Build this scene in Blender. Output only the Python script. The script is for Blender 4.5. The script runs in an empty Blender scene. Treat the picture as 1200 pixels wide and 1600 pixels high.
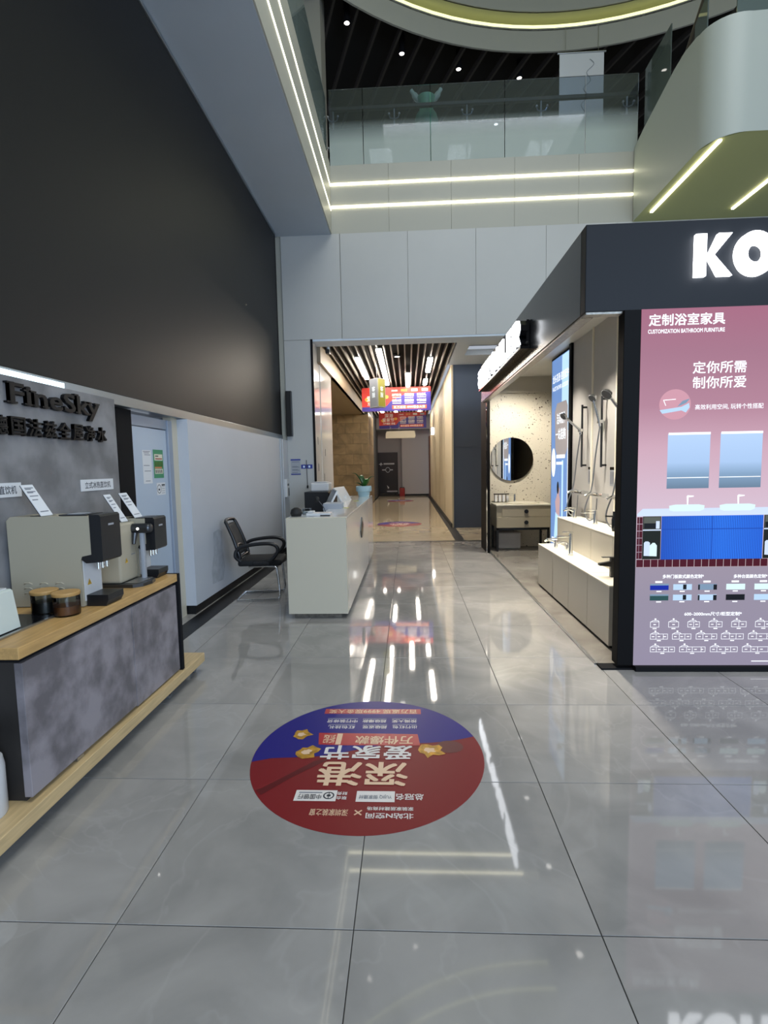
import bpy, bmesh, math, random
from mathutils import Matrix, Vector
random.seed(7)
R = math.radians
COL = bpy.context.scene.collection
SC = bpy.context.scene

# ------------------------------------------------------------------ camera
def cam_setup():
    f, yaw, pitch, roll, h = 801.09, .048383, -.0887046, -.0194213, 1.5132
    cy, sy, cp, sp = math.cos(yaw), math.sin(yaw), math.cos(pitch), math.sin(pitch)
    fwd = Vector((-sy*cp, cy*cp, sp)); rt = Vector((cy, sy, 0)); up = rt.cross(fwd)
    cr, sr = math.cos(roll), math.sin(roll)
    r2 = rt*cr + up*sr; u2 = up*cr - rt*sr
    cd = bpy.data.cameras.new('camera'); cd.sensor_fit = 'HORIZONTAL'; cd.sensor_width = 36
    cd.lens = f/1200*36; cd.clip_start = .02; cd.clip_end = 200
    c = bpy.data.objects.new('camera', cd); COL.objects.link(c)
    m = Matrix((r2, u2, -fwd)).transposed().to_4x4(); m.translation = (0, 0, h)
    c.matrix_world = m; SC.camera = c
cam_setup()

# ------------------------------------------------------------------ world, large lights, exposure
SC.view_settings.view_transform = 'Standard'; SC.view_settings.look = 'None'
SC.view_settings.exposure = 0.4; SC.view_settings.gamma = 1.0; SC.view_settings.use_curve_mapping = False
w = bpy.data.worlds.new('world'); SC.world = w; w.use_nodes = True
bg = w.node_tree.nodes['Background']
bg.inputs[0].default_value = (.74, .81, .93, 1); bg.inputs[1].default_value = .42

def area(name, loc, size, power, col, rot=(0, 0, 0), sy=None):
    l = bpy.data.lights.new(name, 'AREA'); l.energy = power; l.color = col; l.size = size
    if sy: l.shape = 'RECTANGLE'; l.size_y = sy
    o = bpy.data.objects.new(name, l); COL.objects.link(o); o.location = loc; o.rotation_euler = rot
    return o
# unseen area light added under the atrium's round ceiling for soft light from above
area('atrium_fill_light', (2.2, 1.2, 10.95), 5.5, 470, (.93, .97, 1.0))
# area light added out of view for cool daylight, aimed at the left wall
area('daylight_fill', (4.6, -5.5, 3.0), 5.0, 560, (.58, .76, 1.0), (R(80), 0, R(30)), 4.0)

# ------------------------------------------------------------------ materials
def lin(c):
    if isinstance(c, str):
        c = [int(c[i:i+2], 16)/255 for i in (0, 2, 4)]
        return tuple(x/12.92 if x <= .04045 else ((x+.055)/1.055)**2.4 for x in c)
    return tuple(c)
MATS = {}
def mat(name, col, rough=.5, metal=0, var=0, scale=6, bump=0, bscale=40, spec=.5, emit=0, ecol=None, stretch=None, coat=0, spread=.2):
    m = bpy.data.materials.new(name); m.use_nodes = True; nt = m.node_tree
    b = nt.nodes['Principled BSDF']; c = lin(col)
    b.inputs['Base Color'].default_value = (*c, 1); b.inputs['Roughness'].default_value = rough
    b.inputs['Metallic'].default_value = metal; b.inputs['Specular IOR Level'].default_value = spec
    if coat: b.inputs['Coat Weight'].default_value = coat; b.inputs['Coat Roughness'].default_value = .04
    if emit:
        b.inputs['Emission Color'].default_value = (*(lin(ecol) if ecol else c), 1)
        b.inputs['Emission Strength'].default_value = emit
    geo = nt.nodes.new('ShaderNodeNewGeometry') if (var or bump) else None
    if var:
        mp = nt.nodes.new('ShaderNodeMapping'); nt.links.new(geo.outputs['Position'], mp.inputs['Vector'])
        if stretch: mp.inputs['Scale'].default_value = stretch
        n = nt.nodes.new('ShaderNodeTexNoise'); n.inputs['Scale'].default_value = scale
        n.inputs['Detail'].default_value = 6; nt.links.new(mp.outputs[0], n.inputs['Vector'])
        r = nt.nodes.new('ShaderNodeValToRGB')
        r.color_ramp.elements[0].position = .5-spread; r.color_ramp.elements[1].position = .5+spread
        r.color_ramp.elements[0].color = (*[max(0, x*(1-var)) for x in c], 1)
        r.color_ramp.elements[1].color = (*[min(1, x*(1+var)) for x in c], 1)
        nt.links.new(n.outputs['Fac'], r.inputs[0]); nt.links.new(r.outputs[0], b.inputs['Base Color'])
    if bump:
        n2 = nt.nodes.new('ShaderNodeTexNoise'); n2.inputs['Scale'].default_value = bscale
        nt.links.new(geo.outputs['Position'], n2.inputs['Vector'])
        bp = nt.nodes.new('ShaderNodeBump'); bp.inputs['Strength'].default_value = bump; bp.inputs['Distance'].default_value = .01
        nt.links.new(n2.outputs['Fac'], bp.inputs['Height']); nt.links.new(bp.outputs[0], b.inputs['Normal'])
    MATS[name] = m; return m

def tile_mat(name, c0, c1, vein, rough):
    m = bpy.data.materials.new(name); m.use_nodes = True; nt = m.node_tree; N = nt.nodes; L = nt.links
    b = N['Principled BSDF']; b.inputs['Roughness'].default_value = rough
    geo = N.new('ShaderNodeNewGeometry'); oi = N.new('ShaderNodeObjectInfo')
    add = N.new('ShaderNodeVectorMath'); add.operation = 'MULTIPLY_ADD'
    comb = N.new('ShaderNodeCombineXYZ'); L.new(oi.outputs['Random'], comb.inputs[0]); L.new(oi.outputs['Random'], comb.inputs[1])
    L.new(comb.outputs[0], add.inputs[0]); add.inputs[1].default_value = (17, 31, 5); L.new(geo.outputs['Position'], add.inputs[2])
    n = N.new('ShaderNodeTexNoise'); n.inputs['Scale'].default_value = 1.7; n.inputs['Detail'].default_value = 7; n.inputs['Distortion'].default_value = 1.1
    L.new(add.outputs[0], n.inputs['Vector'])
    r = N.new('ShaderNodeValToRGB'); r.color_ramp.elements[0].position = .32; r.color_ramp.elements[1].position = .72
    r.color_ramp.elements[0].color = (*lin(c0), 1); r.color_ramp.elements[1].color = (*lin(c1), 1); L.new(n.outputs['Fac'], r.inputs[0])
    n2 = N.new('ShaderNodeTexNoise'); n2.inputs['Scale'].default_value = .8; n2.inputs['Detail'].default_value = 4; n2.inputs['Distortion'].default_value = 2.2
    L.new(add.outputs[0], n2.inputs['Vector'])
    r2 = N.new('ShaderNodeValToRGB'); e = r2.color_ramp.elements
    e[0].position = .485; e[0].color = (0, 0, 0, 1); e[1].position = .5; e[1].color = (.10, .10, .10, 1); k = e.new(.515); k.color = (0, 0, 0, 1)
    L.new(n2.outputs['Fac'], r2.inputs[0])
    mx = N.new('ShaderNodeMixRGB'); L.new(r2.outputs[0], mx.inputs[0]); L.new(r.outputs[0], mx.inputs[1]); mx.inputs[2].default_value = (*lin(vein), 1)
    L.new(mx.outputs[0], b.inputs['Base Color']); MATS[name] = m; return m

def glass_mat(name, tint, refl=.12, film=None, film_z=None, op=.12):
    """thin sheet glass: clear body, Fresnel sheen, optional frosted film fading out with height"""
    m = bpy.data.materials.new(name); m.use_nodes = True; nt = m.node_tree; N = nt.nodes; L = nt.links
    N.remove(N['Principled BSDF']); out = N['Material Output']
    tr = N.new('ShaderNodeBsdfTransparent'); tr.inputs[0].default_value = (*lin(tint), 1)
    gl = N.new('ShaderNodeBsdfGlossy'); gl.inputs['Roughness'].default_value = .02
    fr = N.new('ShaderNodeFresnel'); fr.inputs['IOR'].default_value = 1.5
    mx = N.new('ShaderNodeMixShader'); L.new(fr.outputs[0], mx.inputs[0]); L.new(tr.outputs[0], mx.inputs[1]); L.new(gl.outputs[0], mx.inputs[2])
    last = mx
    if film:
        df = N.new('ShaderNodeBsdfDiffuse'); df.inputs[0].default_value = (*lin(film), 1)
        tl = N.new('ShaderNodeBsdfTranslucent'); tl.inputs[0].default_value = (*lin(film), 1)
        ad = N.new('ShaderNodeMixShader'); ad.inputs[0].default_value = .12; L.new(df.outputs[0], ad.inputs[1]); L.new(tl.outputs[0], ad.inputs[2])
        geo = N.new('ShaderNodeNewGeometry'); sx = N.new('ShaderNodeSeparateXYZ'); L.new(geo.outputs['Position'], sx.inputs[0])
        mr = N.new('ShaderNodeMapRange'); mr.inputs['From Min'].default_value = film_z[0]; mr.inputs['From Max'].default_value = film_z[1]
        mr.inputs['To Min'].default_value = film_z[2]; mr.inputs['To Max'].default_value = op; L.new(sx.outputs['Z'], mr.inputs['Value'])
        m2 = N.new('ShaderNodeMixShader'); L.new(mr.outputs[0], m2.inputs[0]); L.new(mx.outputs[0], m2.inputs[1]); L.new(ad.outputs[0], m2.inputs[2]); last = m2
    L.new(last.outputs[0], out.inputs['Surface']); MATS[name] = m; return m

def emit_mat(name, col, strength=1.0):
    m = bpy.data.materials.new(name); m.use_nodes = True; nt = m.node_tree
    b = nt.nodes['Principled BSDF']; c = lin(col)
    b.inputs['Base Color'].default_value = (*[x*.15 for x in c], 1); b.inputs['Roughness'].default_value = .5; b.inputs['Specular IOR Level'].default_value = .12
    b.inputs['Emission Color'].default_value = (*c, 1); b.inputs['Emission Strength'].default_value = strength
    MATS[name] = m; return m

def print_mat(name, stops, axis, strength, rough=.5):
    """backlit print whose printed colour runs along one world axis"""
    m = emit_mat(name, stops[0][1], strength); nt = m.node_tree; N = nt.nodes; L = nt.links; b = N['Principled BSDF']
    geo = N.new('ShaderNodeNewGeometry'); sx = N.new('ShaderNodeSeparateXYZ'); L.new(geo.outputs['Position'], sx.inputs[0])
    lo, hi = stops[0][0], stops[-1][0]
    mr = N.new('ShaderNodeMapRange'); mr.inputs['From Min'].default_value = lo; mr.inputs['From Max'].default_value = hi; L.new(sx.outputs[axis], mr.inputs['Value'])
    r = N.new('ShaderNodeValToRGB'); el = r.color_ramp.elements
    el[0].position = 0; el[0].color = (*lin(stops[0][1]), 1); el[1].position = 1; el[1].color = (*lin(stops[-1][1]), 1)
    for p, c in stops[1:-1]: el.new((p-lo)/(hi-lo)).color = (*lin(c), 1)
    L.new(mr.outputs[0], r.inputs[0]); L.new(r.outputs[0], b.inputs['Emission Color']); b.inputs['Roughness'].default_value = rough
    return m

def terrazzo(name):
    m = mat(name, 'b5ac9a', .35); nt = m.node_tree; N = nt.nodes; L = nt.links; b = N['Principled BSDF']
    geo = N.new('ShaderNodeNewGeometry'); prev = None
    base = lin('c9c2b2')
    for sc, th, col in ((22, .10, '2a2622'), (13, .07, '4d3d30'), (40, .11, '8d8374')):
        v = N.new('ShaderNodeTexVoronoi'); v.inputs['Scale'].default_value = sc; L.new(geo.outputs['Position'], v.inputs['Vector'])
        n = N.new('ShaderNodeTexNoise'); n.inputs['Scale'].default_value = sc*.35; L.new(geo.outputs['Position'], n.inputs['Vector'])
        ml = N.new('ShaderNodeMath'); ml.operation = 'MULTIPLY_ADD'; L.new(n.outputs['Fac'], ml.inputs[0]); ml.inputs[1].default_value = .55; ml.inputs[2].default_value = th-.25
        lt = N.new('ShaderNodeMath'); lt.operation = 'LESS_THAN'; L.new(v.outputs['Distance'], lt.inputs[0]); L.new(ml.outputs[0], lt.inputs[1])
        mx = N.new('ShaderNodeMixRGB'); L.new(lt.outputs[0], mx.inputs[0]); mx.inputs[2].default_value = (*lin(col), 1)
        if prev: L.new(prev.outputs[0], mx.inputs[1])
        else: mx.inputs[1].default_value = (*base, 1)
        prev = mx
    L.new(prev.outputs[0], b.inputs['Base Color'])

tile_mat('floor_tile', '868481', '9e9b97', 'bdbab6', .04)
tile_mat('booth_tile', '6d6861', '8f8a82', 'b0aca4', .22)
tile_mat('corridor_stone', 'a2967f', 'b9ad96', 'cbc0aa', .05)
tile_mat('marble_beige', '6e5f47', '9a8767', 'b09c7a', .3)
mat('grout', '3c3d3d', .8)
mat('black_granite', '151618', .4, var=.3, scale=60, spec=.3)
mat('wall_white', 'b9bdc4', .55, var=.03, scale=1.2)
mat('wall_panel', 'b2b3b1', .42, var=.025, scale=1.0)
mat('soffit_paint', 'a9b5c2', .6, var=.02, scale=1.5)
mat('fascia_paint', 'a6a59a', .5)
mat('stair_white', 'a2a9a3', .5)
mat('screen_black', '1b1b1c', .5, var=.05, scale=90, spec=.28)
mat('aluminium', '9aa3ab', .28, .85)
mat('brushed_steel', 'a9abad', .3, .95)
mat('chrome', 'dfe1e3', .06, 1)
mat('concrete_board', '79797b', .6, var=.26, scale=4.2, bump=.06, spread=.12)
mat('concrete_front', '7a7579', .5, var=.36, scale=6.0, bump=.06, spread=.12)
mat('oak', 'b8935c', .42, var=.16, scale=9, stretch=(8, .7, 8))
mat('oak_pale', 'bda479', .45, var=.14, scale=8, stretch=(8, .7, 8))
mat('dark_carcass', '2c2927', .55, var=.2, scale=5)
mat('black_edge', '101013', .8, spec=.2)
mat('black_plastic', '17181b', .35)
mat('black_gloss', '121316', .15)
mat('black_rubber', '141414', .7)
mat('letter_black', '08080a', .4, spec=.25)
mat('machine_white', 'a79f8b', .4)
mat('machine_front', 'c6c7c8', .3)
mat('grey_plastic', '55575a', .4)
mat('steel_dark', '4b4d50', .32, .8)
mat('paper', 'd5d7da', .6)
mat('paper_grey', '9b9fa6', .6)
mat('ink', '3a3c44', .6)
mat('ink_soft', '777c86', .6)
mat('ink_red', 'a8483c', .6)
mat('yellow_sticker', 'c39a22', .5)
mat('door_paint', 'aebccd', .35)
mat('door_frame', '8d97a6', .4)
mat('poster_green', '3f8a63', .5)
mat('poster_cream', 'd8d3c0', .5)
mat('poster_orange', 'c07a52', .5)
mat('blue_print', '22338c', .45)
mat('desk_white', 'd4d5d2', .16, coat=.4)
mat('desk_end', 'c3bca9', .3)
mat('desk_kick', '77726a', .3, .5, var=.4, scale=30)
mat('ceramic_blue', '9fbcc4', .3)
mat('leaf', '1f4a22', .35, var=.3, scale=20)
mat('leaf_light', '356b2b', .35, var=.3, scale=20)
mat('soil', '2b2119', .9)
mat('chair_mesh', '26282b', .7)
mat('seat_fabric', '121316', .85, bump=.2, bscale=300)
mat('slat', '8f8c88', .5)
mat('void_black', '0d0c0b', .9)
mat('ceiling_white', 'c3cfdd', .6)
mat('corridor_cream', 'b3a78d', .55, var=.02, scale=1.0)
mat('corridor_grey', '85858a', .6)
mat('corridor_grey_light', '9b9a9c', .6)
mat('pillar_blue', '3c4657', .4, var=.04, scale=2)
mat('door_brown', '3c1a16', .4)
mat('beam_beige', '8a7c66', .5)
mat('jamb_gloss', 'c9c8c6', .1, .15, spec=.9)
mat('standee_black', '120e12', .3)
mat('extinguisher_red', '7d1512', .35)
mat('fascia_black', '212327', .2, spec=.4)
mat('fascia_matt', '24262a', .55, spec=.2); mat('post_black', '100f10', .6, spec=.1)
mat('booth_white', 'c5bfb2', .3)
mat('booth_ceiling', 'd2d0ca', .35, var=.05, scale=3)
mat('booth_panel', 'b3b0ac', .35, var=.03, scale=2)
mat('booth_strip', 'e8e1cf', .35)
terrazzo('terrazzo_wall')
mat('vanity_paint', 'a99f89', .35)
mat('vanity_top', 'e2dccb', .15)
mat('mirror', 'e8eaea', .015, 1)
mat('sticker_red', '74141a', .4, spec=.3)
mat('sticker_blue', '1c1874', .4, spec=.3)
mat('sticker_white', 'd8d4d0', .4)
mat('sticker_cream', 'd9b99a', .4)
mat('sticker_gold', 'b98a2c', .35, .3, var=.45, scale=30)
mat('sticker_ribbon', 'a8282c', .3)
mat('sticker_dark', '571014', .3)
mat('banner_red', 'c42a1f', .45)
mat('banner_blue', '2f2288', .45)
mat('banner_white', 'f0e4e0', .45)
mat('banner_gold', 'e3a530', .45)
mat('banner_orange', 'd9552a', .45)
mat('sign_olive', '8a8622', .4)
mat('sign_grey', '757b85', .4)
mat('sign_ink', 'd5e4f0', .4)
mat('jar_green', '64a585', .35, var=.15, scale=6)
mat('jar_pale', '9fb5a8', .35)
mat('rail_bronze', '4b453d', .4, .4)
mat('upper_dark', '15120f', .9)
mat('upper_slat', '3a3633', .6)
mat('upper_wall', '8f8d82', .6)
mat('ring_grey', 'a5a49a', .6)
mat('ring_green', 'bcbc88', .6)
mat('olive_ceiling', 'a3a772', .6)
mat('coffee', '15100d', .4)
mat('brown_sugar', '7a451d', .6)
mat('frosted_bin', 'c3cbc4', .35)
mat('lid_wood', 'b08a52', .5)
mat('wheel_grey', '5b5d60', .4)
glass_mat('glass_jar', 'dfe4e2')
glass_mat('acrylic', 'e4e9ea')
glass_mat('balustrade_glass', 'd3dbe4', film='b3bdb6', film_z=(7.18, 7.56, .88), op=.04)
glass_mat('side_glass', '7f908f', film='8f9f9c', film_z=(6.9, 8.1, .35), op=.25)
emit_mat('led_white', (1.0, .94, .66), 6); emit_mat('led_side', (1.0, .95, .72), 2.6)
emit_mat('led_cove', (.92, .92, .42), 1.4)
emit_mat('sign_white', (.92, .95, 1.0), 5)
emit_mat('tube_warm', (1.0, .89, .76), 34)
emit_mat('downlight', (1.0, .95, .88), 5)
emit_mat('gallery_fill_panel', (1.0, .96, .9), 9); emit_mat('panel_light', (1.0, .97, .92), 8)
emit_mat('screen_led', (.6, .9, 1.0), 3.5)
emit_mat('print_white', (.93, .96, 1.0), .9)
print_mat('print_pink', [(0.03, '8f879b'), (.5, '918999'), (.76, '978c9a'), (1.15, 'd3bccb'), (1.6, 'cba3b2'), (1.9, 'ad7b8b'), (2.25, 'a06b7c'), (2.55, 'a15f73')], 'Z', 0.78)
emit_mat('print_tile', '4b1020', 0.72); emit_mat('print_tile_gap', 'c8b7bc', 0.72)
print_mat('print_blue', [(1.75, '2350b8'), (2.2, '2f7bf0'), (2.5, '2a6be0')], 'X', 0.78)
emit_mat('print_blue_line', '1d4cae', 0.72); emit_mat('print_shelf', '1d211c', 0.64); emit_mat('print_shelf_grey', '5d6058', 0.64)
print_mat('print_mirror', [(1.30, '5f7488'), (1.42, '86a3c2'), (1.5, 'abc8ee'), (1.72, 'b9d5fa')], 'Z', 0.78)
emit_mat('print_stone', 'c9d7ef', 0.80); emit_mat('print_basin', 'd5ecec', 0.80); emit_mat('print_pink_pale', 'c792a0', 0.80)
emit_mat('print_swatch', 'b8d4ee', 0.76); emit_mat('print_teal', '2c5052', 0.72); emit_mat('print_ink', '15171c', 0.64); emit_mat('print_royal', '142a9c', 0.80); emit_mat('print_slate', '7f97b0', 0.72)
emit_mat('blue_panel', '6f92c9', 0.84); emit_mat('blue_panel_line', '5b7fb8', 0.80); emit_mat('blue_pale', 'b9dcfb', 0.88); emit_mat('print_card', 'a39a98', 0.80)
emit_mat('print_skin', 'c9a7a9', 0.72)

# ------------------------------------------------------------------ mesh helpers
WORLD = {}
def finish(me, name, m, parent=None, smooth=False):
    P = WORLD.get(parent.name) if parent is not None else Matrix.Identity(4)
    if parent is not None: me.transform(P.inverted())
    xs = [v.co for v in me.vertices]
    c = Vector(((min(v.x for v in xs)+max(v.x for v in xs))/2, (min(v.y for v in xs)+max(v.y for v in xs))/2, min(v.z for v in xs)))
    me.transform(Matrix.Translation(-c))
    o = bpy.data.objects.new(name, me); me.name = name; COL.objects.link(o); o.location = c
    me.materials.clear(); me.materials.append(MATS[m])
    if parent is not None:
        o.parent = parent; WORLD[o.name] = P @ Matrix.Translation(c)
    else: WORLD[o.name] = Matrix.Translation(c)
    me.polygons.foreach_set('use_smooth', [bool(smooth)]*len(me.polygons))
    if smooth: me.set_sharp_from_angle(angle=R(38))
    return o

class B:
    def __init__(s, T=None): s.bm = bmesh.new(); s.T = T
    def _new(s, verts, bev, seg=2):
        if bev:
            ed = {e for v in verts for e in v.link_edges}
            bmesh.ops.bevel(s.bm, geom=list(ed), offset=bev, segments=seg, profile=.5, affect='EDGES', clamp_overlap=True)
    def box(s, x0, y0, z0, x1, y1, z1, bev=0, seg=2, T=None):
        m = Matrix.Translation(((x0+x1)/2, (y0+y1)/2, (z0+z1)/2)) @ Matrix.Diagonal((abs(x1-x0), abs(y1-y0), abs(z1-z0), 1))
        if T is not None: m = T @ m
        r = bmesh.ops.create_cube(s.bm, size=1, matrix=m); s._new(r['verts'], bev, seg); return s
    def cyl(s, p0, p1, r0, r1=None, n=16, bev=0):
        p0, p1 = Vector(p0), Vector(p1); d = p1-p0
        q = d.to_track_quat('Z', 'Y').to_matrix().to_4x4(); q.translation = (p0+p1)/2
        bmesh.ops.create_cone(s.bm, cap_ends=True, segments=n, radius1=r0, radius2=r0 if r1 is None else r1, depth=d.length, matrix=q)
        return s
    def sph(s, c, r, sc=(1, 1, 1), n=12, T=None):
        m = Matrix.Translation(c) @ Matrix.Diagonal((*[r*k for k in sc], 1))
        if T is not None: m = T @ m
        bmesh.ops.create_uvsphere(s.bm, u_segments=n*2, v_segments=n, radius=1, matrix=m); return s
    def tube(s, pts, r, n=8, closed=False, sm=0):
        pts = [Vector(p) for p in pts]
        if sm: pts = catmull(pts, sm, closed)
        rings = []; prev = None; k = len(pts)
        for i, p in enumerate(pts):
            a = pts[i-1] if (i or closed) else p; b = pts[(i+1) % k] if (i < k-1 or closed) else p
            t = (b-a).normalized()
            if prev is None:
                u = t.orthogonal().normalized()
            else:
                u = (prev - t*prev.dot(t)).normalized()
            prev = u; v = t.cross(u)
            rr = r[i*len(r)//k] if isinstance(r, (list, tuple)) else r
            rings.append([s.bm.verts.new(p + (u*math.cos(2*math.pi*j/n) + v*math.sin(2*math.pi*j/n))*rr) for j in range(n)])
        m = k if closed else k-1
        for i in range(m):
            A, Bq = rings[i], rings[(i+1) % k]
            for j in range(n): s.bm.faces.new((A[j], A[(j+1) % n], Bq[(j+1) % n], Bq[j]))
        if not closed:
            s.bm.faces.new(rings[0][::-1]); s.bm.faces.new(rings[-1])
        return s
    def lathe(s, prof, c=(0, 0, 0), n=32, a0=0, a1=2*math.pi):
        full = abs(a1-a0-2*math.pi) < 1e-4; rows = []
        for r, z in prof:
            rows.append([s.bm.verts.new((c[0]+r*math.cos(a0+(a1-a0)*j/n), c[1]+r*math.sin(a0+(a1-a0)*j/n), c[2]+z)) for j in range(n if full else n+1)])
        for a, b in zip(rows, rows[1:]):
            for j in range(n):
                q = (j+1) % n if full else j+1
                s.bm.faces.new((a[j], a[q], b[q], b[j]))
        return s
    def prism(s, pts, o, u, v, d):
        """polygon pts (a,b) in the frame o + a*u + b*v, extruded by vector d"""
        o, u, v, d = Vector(o), Vector(u), Vector(v), Vector(d)
        A = [s.bm.verts.new(o+u*a+v*b) for a, b in pts]; n = len(A)
        if d.length < 1e-9: s.bm.faces.new(A); return s
        Z = [s.bm.verts.new(q.co+d) for q in A]
        s.bm.faces.new(A[::-1]); s.bm.faces.new(Z)
        for i in range(n): s.bm.faces.new((A[i], A[(i+1) % n], Z[(i+1) % n], Z[i]))
        return s
    def done(s, name, m, parent=None, smooth=False, fix=True):
        me = bpy.data.meshes.new(name)
        if fix: bmesh.ops.recalc_face_normals(s.bm, faces=s.bm.faces)
        s.bm.to_mesh(me); s.bm.free()
        if s.T is not None: me.transform(s.T)
        return finish(me, name, m, parent, smooth)

def catmull(p, k, closed=False):
    out = []; n = len(p)
    for i in range(n if closed else n-1):
        a = p[(i-1) % n] if (closed or i) else p[0]; b = p[i]; c = p[(i+1) % n]; d = p[(i+2) % n] if (closed or i < n-2) else p[-1]
        for j in range(k):
            t = j/k
            out.append(.5*((2*b)+(c-a)*t+(2*a-5*b+4*c-d)*t*t+(3*b-a-3*c+d)*t**3))
    if not closed: out.append(p[-1])
    return out

def thing(name, label, cat, loc=(0, 0, 0), rz=0, group=None):
    o = bpy.data.objects.new(name, None); COL.objects.link(o); o.location = loc; o.rotation_euler = (0, 0, rz)
    o.empty_display_size = .1
    WORLD[o.name] = Matrix.Translation(loc) @ Matrix.Rotation(rz, 4, 'Z')
    o['label'] = label; o['category'] = cat
    if group: o['group'] = group
    return o
def tag(o, label, cat, group=None):
    o['label'] = label; o['category'] = cat
    if group: o['group'] = group
    return o
def struct(o, label=None, cat=None):
    o['kind'] = 'structure'
    if label: o['label'] = label
    if cat: o['category'] = cat
    return o
def Tz(o): return WORLD[o.name]
def dup(root, loc, label=None, rz=None):
    r = root.copy(); COL.objects.link(r); r.location = loc
    if rz is not None: r.rotation_euler = (0, 0, rz)
    if label: r['label'] = label
    WORLD[r.name] = Matrix.Translation(loc) @ Matrix.Rotation(r.rotation_euler[2], 4, 'Z')
    for ch in list(root.children):
        c = ch.copy(); COL.objects.link(c); c.parent = r
        for g in ch.children:
            d = g.copy(); COL.objects.link(d); d.parent = c
    return r

# ------------------------------------------------------------------ lettering
def text_me(s, bold=0, ext=0):
    c = bpy.data.curves.new('lettering', 'FONT'); c.body = s; c.resolution_u = 3
    c.extrude = ext; c.fill_mode = 'BOTH' if ext else 'FRONT'
    o = bpy.data.objects.new('lettering', c); me = bpy.data.meshes.new_from_object(o)
    bpy.data.objects.remove(o); bpy.data.curves.remove(c)
    if bold:                                     # heavier strokes: the outline laid over itself, shifted a little each way
        bm = bmesh.new()
        lift = .0012 if ext else .00009
        for k, (dx, dy) in enumerate(((-1, -1), (1, -1), (-1, 1), (1, 1), (0, 0))):
            off = Vector((dx*bold, dy*bold, k*lift)); me.transform(Matrix.Translation(off)); bm.from_mesh(me); me.transform(Matrix.Translation(-off))
        bm.to_mesh(me); bm.free()
    return me
def bounds(me):
    xs = [v.co.x for v in me.vertices]; ys = [v.co.y for v in me.vertices]
    return min(xs), max(xs), min(ys), max(ys)
def put(me, F, a0, a1, b0, b1, n=0.0, dz=1.0, bb=None):
    """map mesh bounds onto the rectangle a0..a1 x b0..b1 of frame F=(o,u,v,normal); n lifts it off"""
    x0, x1, y0, y1 = bb or bounds(me); o, u, v, k = [Vector(q) for q in F]
    for q in me.vertices:
        a = a0+(q.co.x-x0)/(x1-x0)*(a1-a0); b = b0+(q.co.y-y0)/(y1-y0)*(b1-b0)
        q.co = o+u*a+v*b+k*(n+q.co.z*dz)
    return me
def text(s, F, a0, a1, b0, b1, m, parent, n=.002, bold=.0, name='lettering'):
    return finish(put(text_me(s, bold), F, a0, a1, b0, b1, n), name, m, parent)
def rect(F, a0, a1, b0, b1, m, parent, n=.001, name='printed_patch', th=0):
    o, u, v, k = [Vector(q) for q in F]
    return B().prism([(a0, b0), (a1, b0), (a1, b1), (a0, b1)], o+k*n, u, v, k*th).done(name, m, parent, fix=bool(th))
def poly(F, pts, m, parent, n=.001, name='printed_patch', th=0):
    o, u, v, k = [Vector(q) for q in F]
    return B().prism(pts, o+k*n, u, v, k*th).done(name, m, parent, fix=bool(th))
def ell(cx, cy, rx, ry, n=32, rot=0): 
    return [(cx+rx*math.cos(2*math.pi*i/n+rot), cy+ry*math.sin(2*math.pi*i/n+rot)) for i in range(n)]
def frame_lines(F, a0, a1, b0, b1, t, m, parent, n=.002, name='printed_outline', cuts=()):
    o, u, v, k = [Vector(q) for q in F]; bb = B()
    def r(p, q, s, w): bb.prism([(p, s), (q, s), (q, w), (p, w)], o+k*n, u, v, (0, 0, 0))
    r(a0, a1, b0, b0+t); r(a0, a1, b1-t, b1); r(a0, a0+t, b0+t, b1-t); r(a1-t, a1, b0+t, b1-t)
    for c in cuts: r(c-t/2, c+t/2, b0+t, b1-t)
    return bb.done(name, m, parent, fix=False)

# heavy geometric capitals, unit height, as outline polygons (outer list + optional stroke boxes)
def glyph(ch):
    t = .30
    if ch == 'K': return [[(0, 0), (t, 0), (t, 1), (0, 1)], [(t, .40), (.62, 1), (1.0, 1), (.52, .5), (1.03, 0), (.64, 0), (t, .52)]], 1.03
    if ch == 'H': return [[(0, 0), (t, 0), (t, 1), (0, 1)], [(.66, 0), (.96, 0), (.96, 1), (.66, 1)], [(t, .37), (.66, .37), (.66, .63), (t, .63)]], .96
    if ch == 'L': return [[(0, 0), (.76, 0), (.76, .26), (t, .26), (t, 1), (0, 1)]], .76
    if ch == 'E': return [[(0, 0), (.8, 0), (.8, .24), (t, .24), (t, .38), (.74, .38), (.74, .62), (t, .62), (t, .76), (.8, .76), (.8, 1), (0, 1)]], .8
    if ch == 'R':
        return [[(0, 0), (t, 0), (t, 1), (0, 1)], [(t, .76), (.55, .76), (.62, .68), (.55, .58), (t, .58), (t, .34), (.58, .34), (.78, .4), (.92, .55), (.93, .74), (.82, .93), (.62, 1), (t, 1)], [(.36, .34), (.62, 0), (.98, 0), (.68, .40)]], .95
    if ch == 'O':
        pcs = []; n = 40
        for i in range(n):
            a, b = 2*math.pi*i/n, 2*math.pi*(i+1)/n
            f = lambda r, q: (.58+r*1.04*math.cos(q), .5+r*.98*math.sin(q))
            pcs.append([f(.21, a), f(.54, a), f(.54, b), f(.21, b)])
        return pcs, 1.16
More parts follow.
